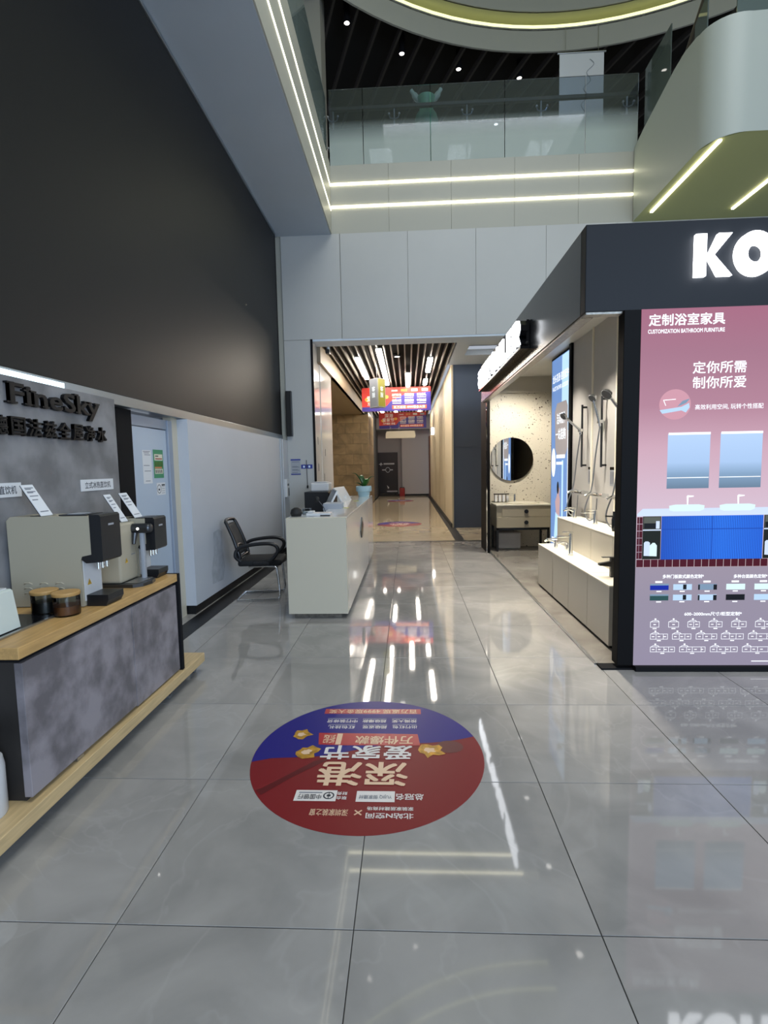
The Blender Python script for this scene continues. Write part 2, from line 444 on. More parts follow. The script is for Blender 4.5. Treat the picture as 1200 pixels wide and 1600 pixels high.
def letters(word, F, a0, b0, h, depth, gap, m, parent, sx=1.0, body=None):
    o, u, v, k = [Vector(q) for q in F]; a = a0
    for ch in word:
        pcs, w_ = glyph(ch); bb = B()
        for pc in pcs: bb.prism([(a+x*h*sx, b0+y*h) for x, y in pc], o, u, v, k*depth)
        if ch == 'O': bmesh.ops.remove_doubles(bb.bm, verts=bb.bm.verts, dist=1e-5)
        q = bb.done('letter', m, parent)
        if body:
            bb = B()
            for pc in pcs: bb.prism([(a+x*h*sx, b0+y*h) for x, y in pc], o-k*body[1], u, v, k*body[1]*.97)
            bb.done('letter_return', body[0], q)
        a += w_*h*sx+gap
    return a

# ================================================================== THE SETTING
W = 9.5                                             # front plane of the back wall
# --- floor: grey slab with 0.8 m polished tiles laid on it
floor = struct(B().box(-6, -8, -.1, 9, 10.15, -.006).done('floor', 'grout'), 'polished grey marble tile floor of the atrium', 'floor')
def tile_mesh(w_, d_):
    bm = bmesh.new()
    bmesh.ops.create_cube(bm, size=1, matrix=Matrix.Translation((0, 0, -.003)) @ Matrix.Diagonal((w_, d_, .006, 1)))
    bmesh.ops.bevel(bm, geom=[e for e in bm.edges if all(v.co.z > -.001 for v in e.verts)], offset=.0012, segments=1, affect='EDGES')
    me = bpy.data.meshes.new('floor_tile'); bm.to_mesh(me); bm.free(); me.materials.append(MATS['floor_tile']); return me
TM = {}
P0 = WORLD[floor.name].translation
for iy in range(-3, 11):
    y0 = 1.5476+.8*iy; y1 = min(y0+.8, 10.15)
    for ix in range(-2, 7):
        x0 = -1.0016+.8*ix; x1 = x0+.8
        if x0 > 1.45 and y0 > 3.75: continue
        key = round(y1-y0, 3)
        if key not in TM: TM[key] = tile_mesh(.8-.0035, key-.0035)
        o = bpy.data.objects.new('floor_tile', TM[key]); COL.objects.link(o); o.parent = floor
        o.location = Vector(((x0+x1)/2, (y0+y1)/2, 0))-P0
struct(B().box(-2.23, 4.0, -.004, -2.03, W, .003).done('floor_border', 'black_granite'), 'black granite strip along the foot of the white left wall', 'floor border')
struct(B().box(-4, 10.15, -.1, 2.6, 10.27, .002).done('threshold', 'black_granite'), 'thin black threshold line across the corridor mouth', 'threshold')
struct(B().box(-4.2, 10.27, -.1, 2.6, 27, 0).done('corridor_floor', 'corridor_stone'), 'glossy beige stone floor of the corridor', 'floor')
struct(B().box(.93, 10.27, 0, 1.12, 26.4, .002).done('floor_border', 'black_granite'), 'black granite strip along the cream corridor wall', 'floor border')
struct(B().box(-1.62, 12.0, 0, -1.47, 26.4, .002).done('floor_border', 'black_granite'), 'black granite strip along the left side of the corridor', 'floor border')

# --- left wall, door, baseboard
wl = struct(B().box(-2.62, 5.16, .10, -2.23, W, 2.03).done('wall_left', 'wall_white'), 'white painted left wall under the giant black screen', 'wall')
struct(B().box(-2.75, -3, 0, -2.43, 4.06, 5.65).box(-2.75, 4.06, 2.05, -2.43, 5.16, 5.65).box(-2.75, 5.16, 2.04, -2.43, W, 5.65).done('wall_left_upper', 'wall_white'), 'left wall behind the giant screen and the sign board', 'wall')
struct(B().box(-2.58, 5.19, 0, -2.255, W, .10).done('baseboard_left', 'black_granite'), 'black recessed baseboard under the white left wall', 'baseboard')
dr = thing('door_1', 'pale blue flush door with papers taped to it beside the showroom stand', 'door', (-2.36, 4.6, 0)); dr['kind'] = 'structure'
B().box(-2.40, 4.30, .01, -2.35, 4.93, 1.90, .003).done('door_leaf', 'door_paint', dr)
B().box(-2.40, 4.94, 0, -2.33, 5.03, 2.0, .006).done('door_frame', 'door_frame', dr)
B().box(-2.41, 4.30, 1.91, -2.345, 4.94, 2.0).done('door_frame', 'door_frame', dr)
B().box(-2.42, 5.03, 0, -2.34, 5.16, 2.05).done('wall_return', 'desk_end', dr)
B().box(-2.42, 4.06, 0, -2.335, 4.29, 2.03).done('dark_side_panel', 'black_edge', dr)
B().cyl((-2.35, 4.36, .98), (-2.30, 4.36, .98), .012).cyl((-2.30, 4.355, .98), (-2.30, 4.47, .98), .01).done('handle', 'brushed_steel', dr, True)
FL = ((-2.35, 0, 0), (0, 1, 0), (0, 0, 1), (1, 0, 0))      # plane of the door leaf, seen from the aisle
def paper_on_door(name, label, cat, a0, a1, b0, b1, m):
    t = thing(name, label, cat, (-2.35, (a0+a1)/2, b0))
    rect(FL, a0, a1, b0, b1, m, t, .0005, 'sheet', .001)
    return t
t = paper_on_door('notice_poster', 'green printed poster taped to the pale blue door', 'poster', 4.655, 4.845, 1.445, 1.71, 'poster_green')
rect(FL, 4.675, 4.83, 1.61, 1.668, 'poster_cream', t, .002); rect(FL, 4.69, 4.82, 1.62, 1.63, 'ink_red', t, .003); rect(FL, 4.69, 4.75, 1.645, 1.655, 'ink', t, .003)
rect(FL, 4.675, 4.83, 1.55, 1.60, 'leaf_light', t, .002); rect(FL, 4.675, 4.81, 1.535, 1.55, 'poster_orange', t, .002); rect(FL, 4.675, 4.83, 1.485, 1.53, 'poster_cream', t, .002)
for i in range(4): rect(FL, 4.685+i*.036, 4.703+i*.036, 1.492, 1.522, 'ink', t, .003)
t = paper_on_door('notice_sheet', 'pale printed sheet taped left of the green poster on the door', 'notice', 4.46, 4.62, 1.40, 1.70, 'paper')
for i, z in enumerate((1.685, 1.672, 1.655, 1.56, 1.51, 1.42)): rect(FL, 4.475+.01*(i % 3), 4.60-.02*(i % 2), z, z+.006, 'ink_soft', t, .002, 'printed_line')
t = paper_on_door('notice_sheet', 'white sheet with a round emblem below the green poster on the door', 'notice', 4.69, 4.86, 1.285, 1.40, 'paper')
bb = B()
for i in range(24):
    a, b = 2*math.pi*i/24, 2*math.pi*(i+1)/24
    bb.prism([(4.735+r*math.cos(q), 1.342+r*math.sin(q)*1.05) for r, q in ((.034, a), (.04, a), (.04, b), (.034, b))], (-2.3475, 0, 0), (0, 1, 0), (0, 0, 1), (0, 0, 0))
bb.done('printed_ring', 'ink', t, fix=False); rect(FL, 4.72, 4.75, 1.328, 1.345, 'ink', t, .002); rect(FL, 4.785, 4.85, 1.37, 1.385, 'ink', t, .002)
for z in (1.358, 1.34, 1.32, 1.30): rect(FL, 4.785, 4.845, z, z+.004, 'ink_soft', t, .002, 'printed_line')

# slightly darker grey patch on the white wall beside the chair
mat('patch_grey', 'a6abb2', .7, var=.12, scale=14)
mat('conduit', 'a7adb4', .4)

# --- giant screen above the wall
sc = thing('video_screen', 'giant black video screen filling the upper left wall', 'screen', (-2.3, 3, 2.03))
B().box(-2.38, -2.5, 2.12, -2.29, 9.32, 5.60, .004).done('display_face', 'screen_black', sc)
B().box(-2.40, -2.5, 2.035, -2.275, 9.34, 2.118, .004).done('bottom_trim', 'aluminium', sc)
B().box(-2.38, -2.5, 5.602, -2.275, 9.34, 5.64, .003).done('top_trim', 'aluminium', sc)
B().box(-2.38, 9.322, 2.12, -2.285, 9.345, 5.6).done('side_trim', 'black_edge', sc)
B().box(-2.274, 1.2, 2.06, -2.262, 3.35, 2.10).done('led_strip', 'screen_led', sc)

# --- soffit of the gallery over the left wall and its lit fascia
so = struct(B().box(-5, -3, 5.65, -1.32, W, 6.85).done('ceiling_soffit', 'soffit_paint'), 'blue grey soffit slab above the black screen', 'soffit')
fl_ = struct(B().box(-1.318, -3, 5.66, -1.30, W, 6.85).done('trim_1', 'fascia_paint'), 'lit edge fascia of the left gallery', 'fascia')
for k, z in enumerate((6.05, 6.46)):
    o = B().box(-1.306, -2.5, z-.009, -1.288, W-.03, z+.009).done('led_strip', 'led_side')
    tag(o, ('lower' if k == 0 else 'upper')+' white light line on the left gallery fascia', 'light', 'light lines on the gallery fascias')

# --- back wall: panels above the corridor opening, lit fascia below the balcony
wb = struct(B().box(-2.6, W+.03, 3.83, 9, W+.25, 5.7).box(-2.6, W+.03, 0, -1.72, W+.25, 3.83).box(3.2, W+.03, 0, 9, W+.25, 3.83).box(-2.6, W+.05, 5.65, 9, W+.3, 6.83).done('wall_back', 'fascia_paint'), 'tall white panelled wall above the corridor opening', 'wall')
xs = [-1.155, .05, 1.255, 2.48, 3.7, 4.92, 6.14, 7.36, 8.58]
for i in range(len(xs)-1):
    B().box(xs[i]+.002, W, 3.83, xs[i+1]-.002, W+.03, 5.66, .0015, 1).done('wall_panel', 'wall_panel', wb)
B().box(-2.23, W, 0, -1.72, W+.03, 3.83, .003, 1).done('wall_panel', 'wall_panel', wb)
B().box(-2.23, W, 3.834, -1.163, W+.03, 5.66, .003, 1).done('wall_panel', 'wall_panel', wb)
xs = [-1.318, -.27, .83, 1.93, 3.03, 4.03, 5.13, 6.23, 7.33, 8.43]
for i in range(len(xs)-1):
    B().box(xs[i]+.0015, W+.012, 5.66, xs[i+1]-.0015, W+.05, 6.82, .0015, 1).done('wall_panel', 'fascia_paint', wb)
for k, (z, q) in enumerate(((6.075, 6.155), (6.465, 6.53))):
    o = B().box(-1.29, W-.006, (z+q)/2-.017, 3.95, W+.014, (z+q)/2+.017).done('led_strip', 'led_white')
    tag(o, ('lower' if k == 0 else 'upper')+' white light line on the wall under the balcony glass', 'light', 'light lines on the gallery fascias')
struct(B().box(-1.72, W+.0, 3.80, 2.3, W+.42, 3.835).done('trim_2', 'ceiling_white'), 'grey underside of the lintel over the corridor opening', 'lintel')
# --- left jamb of the opening: glossy metal shutter guides
jm = thing('door_jamb', 'glossy metal clad jamb at the left of the corridor opening', 'door jamb', (-1.75, 10.2, 0)); jm['kind'] = 'structure'
B().box(-1.74, W-.02, 0, -1.70, W+.015, 3.84, .004).done('black_edge_strip', 'black_edge', jm)
for i, (y0, y1) in enumerate(((W+.02, 9.92), (9.93, 10.20), (10.21, 11.65))):
    B().box(-1.80, y0, 0, -1.70-.012*(i == 1), y1, 3.82, .006).done('metal_panel', 'jamb_gloss', jm)
for y, z in ((9.75, 1.95), (10.6, 1.75), (10.4, 1.25), (9.75, 1.45)): B().box(-1.70, y-.02, z, -1.694, y+.02, z+.14).done('lock_plate', 'steel_dark', jm)

# --- gallery ceiling upstairs: dark slats around a round stepped void
CX, CY, RR = 3.1, 4.88, 6.5
def annulus(name, r0, r1, z, m, n=72, th=.02):
    bb = B(); bb.lathe([(r0, 0), (r1, 0), (r1, th), (r0, th), (r0, 0)], (CX, CY, z), n); return bb.done(name, m)
bb = B()
outer = [(16, 4.88), (16, 19), (-9, 19), (-9, -8), (16, -8)]
uc = struct(annulus('ceiling_upper', RR, 15, 10.25, 'upper_dark', 96, .03), 'dark open ceiling of the upper gallery', 'ceiling')
ang = R(20)
d = Vector((-math.sin(ang), math.cos(ang), 0)); nrm = Vector((d.y, -d.x, 0))
for i in range(-14, 24):
    s0 = i*.46; c0 = Vector((CX, CY, 0))+nrm*s0
    h0 = math.sqrt(max(0, (RR+.05)**2-s0*s0)) if abs(s0) < RR+.05 else 0
    a = c0+d*h0; b = c0+d*11.5
    T = Matrix.Translation((a+b)/2+Vector((0, 0, 9.96))) @ Matrix.Rotation(ang, 4, 'Z')
    L_ = (b-a).length
    B(T).box(-.022, -L_/2, -.06, .022, L_/2, .06).done('ceiling_slat', 'upper_slat', uc)
for i, (x, y) in enumerate(((-1.03, 10.45), (-.0, 11.25), (1.2, 11.75), (2.55, 12.1), (1.32, 12.75), (2.3, 13.6), (3.9, 12.9))):
    q = thing('recessed_downlight', ['small downlight far left among the dark upper slats', 'small downlight second from the left among the dark upper slats', 'small downlight over the green jar among the dark upper slats', 'small downlight right of centre among the dark upper slats', 'small bright downlight deep in the upper gallery behind the glass', 'small downlight deepest in the upper gallery', 'small downlight near the white banner upstairs'][i], 'light', (x, y, 9.88), group='downlights of the upper gallery')
    B().cyl((x, y, 9.885), (x, y, 9.93), .05, .05, 14).done('lamp', 'downlight', q, True)
    B().cyl((x, y, 9.94), (x, y, 10.25), .06, n=12).done('can', 'black_edge', q, True)
    B().lathe([(.05, 9.88), (.075, 9.88), (.075, 9.94), (.05, 9.94), (.05, 9.88)], (x, y, 0), 18).done('bezel', 'black_edge', q, True)
for i, (x, l) in enumerate(((-.6, 'left added unseen panel light deep in the upper gallery'), (1.5, 'middle added unseen panel light deep in the upper gallery'), (3.6, 'right added unseen panel light deep in the upper gallery'))):
    q = thing('panel_light', l, 'light', (x, 14.9, 9.84), group='added panel lights of the upper gallery')
    B().box(x-.3, 14.3, 9.84, x+.3, 15.5, 9.86).done('diffuser', 'gallery_fill_panel', q); B().box(x-.32, 14.28, 9.86, x+.32, 15.52, 10.25).done('housing', 'upper_slat', q)  # unseen glowing panels, added to brighten the gallery behind the glass
rg = struct(B().lathe([(RR, 9.86), (RR+.04, 9.86), (RR+.04, 10.30), (RR, 10.30), (RR, 9.86)], (CX, CY, 0), 96).done('ceiling_ring', 'ring_grey', smooth=True), 'grey curved face of the round ceiling void', 'ceiling')
B().lathe([(RR-.22, 10.44), (RR-.18, 10.44), (RR-.18, 10.74), (RR-.22, 10.74), (RR-.22, 10.44)], (CX, CY, 0), 96).done('inner_step', 'ring_grey', rg, True)
B().lathe([(RR-.2, 10.44), (RR+.2, 10.44), (RR+.2, 10.47), (RR-.2, 10.47), (RR-.2, 10.44)], (CX, CY, 0), 96).done('cove_shelf', 'ring_green', rg)
o = B().lathe([(RR-.0, 10.31), (RR+.03, 10.31), (RR+.03, 10.36), (RR-.0, 10.36), (RR-.0, 10.31)], (CX, CY, 0), 96).done('cove_light', 'led_cove', rg)
B().lathe([(RR-.22, 10.76), (RR-.18, 10.76), (RR-.18, 10.82), (RR-.22, 10.82), (RR-.22, 10.76)], (CX, CY, 0), 96).done('cove_light', 'led_cove', rg)
B().lathe([(.01, 11.1), (RR+.2, 11.1), (RR+.2, 11.13), (.01, 11.13)], (CX, CY, 0), 72).done('dome_disc', 'ring_green', rg)
struct(B().box(-5, W+.3, 6.55, 9, 18, 6.78).done('gallery_floor', 'upper_wall'), 'floor slab of the upper gallery behind the glass', 'floor')
struct(B().box(-5, 17.6, 6.78, 9, 17.8, 10.2).done('wall_gallery', 'upper_dark'), 'dark far wall of the upper gallery', 'wall')
struct(B().box(-3.2, W+.35, 6.8, -1.45, W+.9, 10.24).box(-3.2, -3, 6.85, -1.75, W+.35, 10.24).done('wall_gallery_left', 'upper_wall'), 'plain grey wall of the left gallery above the glass', 'wall')

# --- balcony balustrade
bl = thing('glass_balustrade', 'glass balustrade with metal handrail along the upper balcony', 'balustrade', (1.35, W+.1, 6.82))
xs = [-1.30, -.70, .48, 1.76, 3.13, 4.02]
for i in range(5): B().box(xs[i]+.006, W+.02, 6.80, xs[i+1]-.006, W+.036, 8.08).done('glass_panel', 'balustrade_glass', bl)
B().box(-1.30, W+.07, 7.77, 4.02, W+.14, 7.83, .012).done('handrail', 'rail_bronze', bl)
for x in (-1.23, -.15, 1.12, 2.4, 3.86):
    p = B().cyl((x, W+.11, 6.8), (x, W+.11, 7.78), .017, n=10).done('post', 'brushed_steel', bl, True)
    for z in (7.62, 7.1):
        q = B().tube([(x-.09, W+.05, z+.03), (x-.07, W+.07, z-.02), (x, W+.09, z-.03), (x+.07, W+.07, z-.02), (x+.09, W+.05, z+.03)], .011, 8).done('clamp_arm', 'brushed_steel', p, True)
        for k in (-1, 1): B().sph((x+.09*k, W+.045, z+.03), .022, n=6).done('clamp_knob', 'brushed_steel', p, True)
bs = thing('glass_balustrade', 'dark tinted glass balustrade along the left gallery edge', 'balustrade', (-1.36, 6, 6.85))
for y0, y1 in ((-2, 1), (1, 4), (4, 7.1), (7.1, W-.02)): B().box(-1.36, y0+.005, 6.86, -1.344, y1-.005, 7.92).done('glass_panel', 'side_glass', bs)
B().box(-1.46, -2, 7.62, -1.41, W-.02, 7.67, .01).done('handrail', 'rail_bronze', bs)

# --- white stair landing on the right with its lit underside
def landing():
    prof = [(9.48, 6.86), (9.15, 6.96), (8.6, 7.08), (8.2, 7.17), (7.9, 7.2), (7.6, 7.16)]
    bb = B(); bm = bb.bm; r_ = .42
    path = [((3.95, y), z) for y, z in prof]
    for i in range(0, 13):
        a = math.pi+(math.pi/2)*i/12; path.append(((3.95+r_+r_*math.cos(a), 7.1+r_+r_*math.sin(a)), 7.13-.006*i))
    path += [((5, 7.1), 7.08), ((7, 7.1), 7.1), ((9, 7.1), 7.1)]
    lo = [bm.verts.new((*p, 5.65)) for p, z in path]; hi = [bm.verts.new((*p, z)) for p, z in path]
    def inn(p):
        return (max(p[0]+.14, 4.09) if p[0] < 4.5 else p[0], max(p[1], 7.24))
    li = [bm.verts.new((*inn(p), z)) for p, z in path]
    for i in range(len(path)-1):
        bm.faces.new((lo[i], lo[i+1], hi[i+1], hi[i])); bm.faces.new((hi[i], hi[i+1], li[i+1], li[i]))
    return bb.done('stair_landing', 'stair_white', smooth=True)
ld = struct(landing(), 'smooth white curved side of the stair landing above the kiosk', 'stair landing')
B().prism([(3.955, W), (3.955, 7.5), (4.07, 7.23), (4.35, 7.11), (9, 7.11), (9, W)], (0, 0, 5.655), (1, 0, 0), (0, 1, 0), (0, 0, .045)).done('underside', 'olive_ceiling', ld)
B().box(4.3, 7.26, 6.6, 9, W, 6.75).done('deck', 'upper_wall', ld)
for x, y0, lab in ((4.11, 7.25, 'light line nearest the corner under the stair landing'), (5.42, 7.16, 'light line farther right under the stair landing')):
    tag(B().box(x-.02, y0, 5.632, x+.02, W-.35, 5.656).done('led_strip', 'led_white'), lab, 'light', 'light lines under the stair landing')
sg = thing('stair_balustrade', 'frosted glass and dark handrail along the white stair landing', 'balustrade', (4.1, 8.5, 7.0))
def gpan(pts, m='side_glass'):
    return B().prism(pts, (4.09, 0, 0), (0, 1, 0), (0, 0, 1), (.016, 0, 0)).done('glass_panel', m, sg)
gpan([(9.45, 6.8), (8.60, 6.95), (8.60, 8.12), (9.45, 8.08)])
gpan([(7.92, 7.1), (7.62, 7.1), (7.62, 7.75), (7.92, 7.55)])
B().box(4.2, 7.15, 7.0, 9, 7.166, 7.62).done('glass_panel', 'side_glass', sg)
B().tube([(4.16, 8.45, 7.2), (4.16, 7.9, 7.72), (4.16, 7.3, 8.15), (4.4, 7.12, 8.3)], .045, 8, sm=4).done('handrail', 'rail_bronze', sg, True)
B().prism([(8.56, 6.85), (7.25, 6.85), (7.25, 7.55), (7.9, 7.6), (8.56, 7.1)], (4.5, 0, 0), (0, 1, 0), (0, 0, 1), (.04, 0, 0)).done('inner_string', 'upper_dark', sg)

# ================================================================== CORRIDOR
cc = struct(B().box(-1.64, 9.95, 4.02, 1.02, 26.6, 4.1).done('ceiling_corridor', 'void_black'), 'black void above the slatted corridor ceiling', 'ceiling')
N_ = 19
for i in range(N_):
    x = -1.56+i*(2.5/(N_-1))
    B().box(x-.014, 9.96, 3.86, x+.014, 25.2, 3.96).done('ceiling_slat', 'slat', cc)
B().box(-1.64, 9.9, 3.84, .98, 9.97, 4.02).done('edge_rail', 'ceiling_white', cc)
lights = [(-1.04, 11.37, 13.92), (-.55, 10.6, 14.98), (.03, 13.42, 15.57), (.52, 11.59, 13.14), (.51, 14.39, 15.15), (-1.07, 22.0, 23.6), (-.47, 22.1, 23.8), (.52, 22.3, 24.0), (-.55, 17.0, 19.5), (.3, 18.0, 20.5)]
labs = ['leftmost long tube light in the slatted corridor ceiling', 'longest tube light in the slatted corridor ceiling, nearest the opening', 'tube light at the middle of the corridor ceiling above the first banner', 'nearer tube light on the right of the corridor ceiling', 'short tube light on the right just above the first banner', 'left tube light seen between the two banners', 'middle tube light seen between the two banners', 'right tube light seen between the two banners', 'left tube light hidden behind the first banner', 'right tube light hidden behind the first banner']
for (x, a, b), l in zip(lights, labs):
    q = thing('tube_light', l, 'light', (x, (a+b)/2, 3.84), group='tube lights in the corridor ceiling')
    a *= .982; b *= .982
    B().box(x-.055, a, 3.79, x+.055, b, 3.838, .015).done('diffuser', 'tube_warm', q)
    B().box(x-.06, a-.01, 3.838, x+.06, b+.01, 3.8585).done('housing', 'ceiling_white', q)
q = thing('recessed_downlight', 'single round downlight among the corridor slats near the opening', 'light', (-.2, 11.22, 3.84))
B().cyl((-.2, 11.22, 3.845), (-.2, 11.22, 3.9), .06, n=16).done('lamp', 'downlight', q, True)
B().lathe([(.06, 3.84), (.085, 3.84), (.085, 3.9), (.06, 3.9), (.06, 3.84)], (-.2, 11.22, 0), 18).done('bezel', 'black_edge', q, True)
cw = struct(B().box(1.05, 12.4, 0, 1.3, 24.3, 3.9).done('wall_corridor_right', 'corridor_cream'), 'cream wall on the right of the corridor', 'wall')
for y in (14.8, 17.2, 19.6, 22): B().box(1.046, y-.006, .1, 1.051, y+.006, 3.85).done('panel_joint', 'beam_beige', cw)
struct(B().box(1.03, 12.42, 0, 1.05, 24.3, .1).done('baseboard_corridor', 'black_granite'), 'black baseboard of the cream corridor wall', 'baseboard')
struct(B().box(1.09, 12.36, 0, 1.11, 12.40, 3.88).box(1.11, 12.37, 0, 2.6, 12.45, 1.93).box(1.11, 12.37, 1.94, 2.6, 12.45, 3.88).box(1.11, 12.385, 0, 2.6, 12.44, 3.88).done('pillar', 'pillar_blue'), 'dark slate blue pillar beside the cream corridor wall', 'pillar')
struct(B().box(1.0, 24.3, 0, 1.25, 25.1, 2.9).done('door_2', 'door_brown'), 'dark red brown doorway at the far right of the corridor', 'door')
ce = struct(B().box(-2, 26.5, 0, 1.6, 26.7, 4).done('wall_corridor_end', 'corridor_grey'), 'grey end wall of the corridor', 'wall')
struct(B().box(-.30, 26.1, .08, 1.4, 26.5, 4).done('wall_corridor_end_bay', 'corridor_grey_light'), 'paler grey bay of the corridor end wall', 'wall')
struct(B().box(-2, 26.07, 0, 1.3, 26.12, .09).done('baseboard_end', 'black_granite'), 'black baseboard across the corridor end', 'baseboard')
struct(B().box(-1.62, 25.2, 3.3, 1.3, 26.5, 4.0).done('ceiling_end', 'corridor_grey'), 'dropped grey ceiling over the corridor end', 'ceiling')
struct(B().box(-4.2, 11.65, 3.52, -1.64, 19.9, 3.6).done('ceiling_side', 'beam_beige'), 'beige low ceiling of the bay left of the corridor', 'ceiling')
struct(B().box(-1.72, 9.95, 3.52, -1.64, 19.95, 4.02).done('trim_3', 'beam_beige'), 'beige beam along the left edge of the slatted ceiling', 'beam')
struct(B().box(-4.4, 11.65, 0, -4.2, 20, 4).box(-4.4, 11.6, 0, -1.80, 11.66, 4).done('wall_side_bay', 'corridor_cream'), 'cream wall of the bay left of the corridor', 'wall')
mw = struct(B().box(-4.2, 19.93, 0, -1.52, 26.15, 4).done('wall_marble', 'grout'), 'beige marble tiled wall beyond the reception desk', 'wall')
mm = {}
for r in range(9):
    for c in range(5):
        x0 = -4.2+.6*c+(.3 if r % 2 else 0)-.3; x1 = min(x0+.6, -1.505); x0 = max(x0, -4.2)
        if x1-x0 < .05: continue
        B().box(x0+.003, 19.9, .4*r+.003, x1-.003, 19.93, min(.4*r+.4, 3.52)-.003, .004, 1).done('marble_tile', 'marble_beige', mw)
for r in range(9):
    for c in range(3):
        B().box(-1.52, 19.93+.9*c+.003, .4*r+.003, -1.50, 20.83+.9*c-.003, .4*r+.397, .004, 1).done('marble_tile', 'marble_beige', mw)
# right coffer
cf = struct(B().box(.98, 9.95, 3.86, 2.6, 10.45, 3.98).box(.98, 11.35, 3.86, 2.6, 12.4, 3.98).box(.98, 10.45, 3.86, 1.25, 11.35, 3.98).box(2.1, 10.45, 3.86, 2.6, 11.35, 3.98).box(1.2, 10.4, 4.1, 2.2, 11.4, 4.15).done('ceiling_coffer', 'ceiling_white'), 'white ceiling with a dark square recess right of the slats', 'ceiling')
B().box(1.25, 10.45, 4.05, 2.1, 11.35, 4.09).done('recess_back', 'black_edge', cf)
q = thing('panel_light', 'small square panel light in the dark ceiling recess', 'light', (1.75, 10.75, 3.98))
B().box(1.55, 10.6, 3.975, 1.95, 10.9, 3.99).done('diffuser', 'panel_light', q); B().box(1.53, 10.58, 3.99, 1.97, 10.92, 4.05).done('housing', 'ceiling_white', q)
struct(B().box(2.55, W+.25, 0, 2.65, 12.4, 4).done('wall_corridor_far', 'corridor_cream'), 'cream wall hidden behind the kiosk', 'wall')

# ================================================================== SHOWROOM KIOSK (right)
kb = thing('showroom_kiosk', 'black framed corner showroom kiosk with white interior on the right', 'kiosk', (2.8, 6.5, 0))
KF, KS = 3.72, 1.24
B().box(1.40, 3.80, .0, 4.6, 9.4, .012).done('booth_floor', 'booth_tile', kb)
B().box(1.39, 3.70, 0, 1.62, 3.80, .013).box(1.62, 3.665, 0, 4.6, 3.76, .035).done('floor_edge_strip', 'black_edge', kb)
B().box(1.375, 3.8, 0, 1.40, 9.3, .013).done('floor_edge_trim', 'brushed_steel', kb)
B().box(KS, KF, 2.55, 4.6, KF+.10, 3.13, .004).done('front_fascia', 'fascia_matt', kb)
B().box(KS, KF+.10, 2.55, KS+.08, 8.75, 3.13, .004).done('side_fascia', 'fascia_black', kb)
B().box(KS+.01, KF+.10, 2.535, KS+.09, 8.75, 2.55).box(KS+.01, KF+.01, 2.535, 1.6, KF+.09, 2.55).done('fascia_underside', 'desk_kick', kb)
B().box(KS+.08, KF+.10, 3.05, 4.6, 9.4, 3.10).done('booth_ceiling', 'booth_ceiling', kb)
B().box(1.50, 3.70, .035, 1.615, 3.80, 2.55, .003).done('corner_post', 'post_black', kb)
B().box(2.68, 3.70, .035, 2.80, 3.80, 2.55).done('post', 'post_black', kb)
B().box(2.80, 3.72, .036, 4.6, 3.78, 2.55).done('front_panel', 'booth_white', kb)
B().box(1.33, 8.75, 0, 1.38, 9.45, 3.05).done('side_wall', 'post_black', kb)
B().box(1.318, 8.735, 0, 1.332, 8.76, 2.6).done('side_wall_edge', 'chrome', kb)
B().box(1.40, 9.40, .01, 2.85, 9.45, 2.77).done('terrazzo_wall', 'terrazzo_wall', kb)
B().box(1.40, 9.36, 2.77, 2.85, 9.45, 3.05).done('upper_wall_band', 'booth_white', kb)
B().box(2.85, 3.80, 0, 2.95, 9.45, 3.05).box(2.95, 3.8, 0, 4.6, 3.85, 3.05).done('rear_wall', 'booth_white', kb)
# shower display wall with light seams
for y0, y1 in ((3.9, 4.72), (4.74, 5.42), (5.44, 6.12), (6.14, 6.86)):
    B().box(2.15, y0, .0, 2.19, y1, 3.05, .002, 1).done('display_panel', 'booth_panel', kb)
for y in (4.73, 5.43, 6.13): B().box(2.135, y-.014, .85, 2.16, y+.014, 3.05).done('seam_strip', 'booth_strip', kb)
B().box(2.12, 6.86, 0, 2.22, 6.95, 3.05, .003).done('display_post', 'post_black', kb)
# ceiling spots: small lamps recessed in the booth ceiling
def spot(x, y, label, tgt, power, size=R(95)):
    q = thing('recessed_spotlight', label, 'light', (x, y, 3.03), group='spotlights in the kiosk ceiling')
    B().cyl((x, y, 3.035), (x, y, 3.05), .035, n=16).done('lamp', 'downlight', q, True)
    B().lathe([(.035, 3.028), (.052, 3.028), (.052, 3.05), (.035, 3.05), (.035, 3.028)], (x, y, 0), 18).done('bezel', 'ceiling_white', q, True)
    l = bpy.data.lights.new('spot_beam', 'SPOT'); l.energy = power; l.color = (1, .93, .81); l.spot_size = size; l.spot_blend = .7; l.shadow_soft_size = .04
    o = bpy.data.objects.new('spot_beam', l); COL.objects.link(o); o.parent = q; o.location = (0, 0, -.015)
    o.rotation_euler = (Vector(tgt)-Vector((x, y, 3.02))).to_track_quat('-Z', 'Y').to_euler()
spot(1.52, 4.45, 'kiosk ceiling spotlight nearest the pink poster', (1.60, 4.5, 0), 190, R(92))
spot(1.52, 5.5, 'kiosk ceiling spotlight above the middle of the display steps', (1.65, 5.5, 0), 185, R(92))
spot(1.55, 6.7, 'kiosk ceiling spotlight above the far end of the display steps', (1.65, 6.6, 0), 175, R(92))
spot(1.8, 8.25, 'kiosk ceiling spotlight above the vanity', (1.88, 9.2, 1.0), 190, R(112))
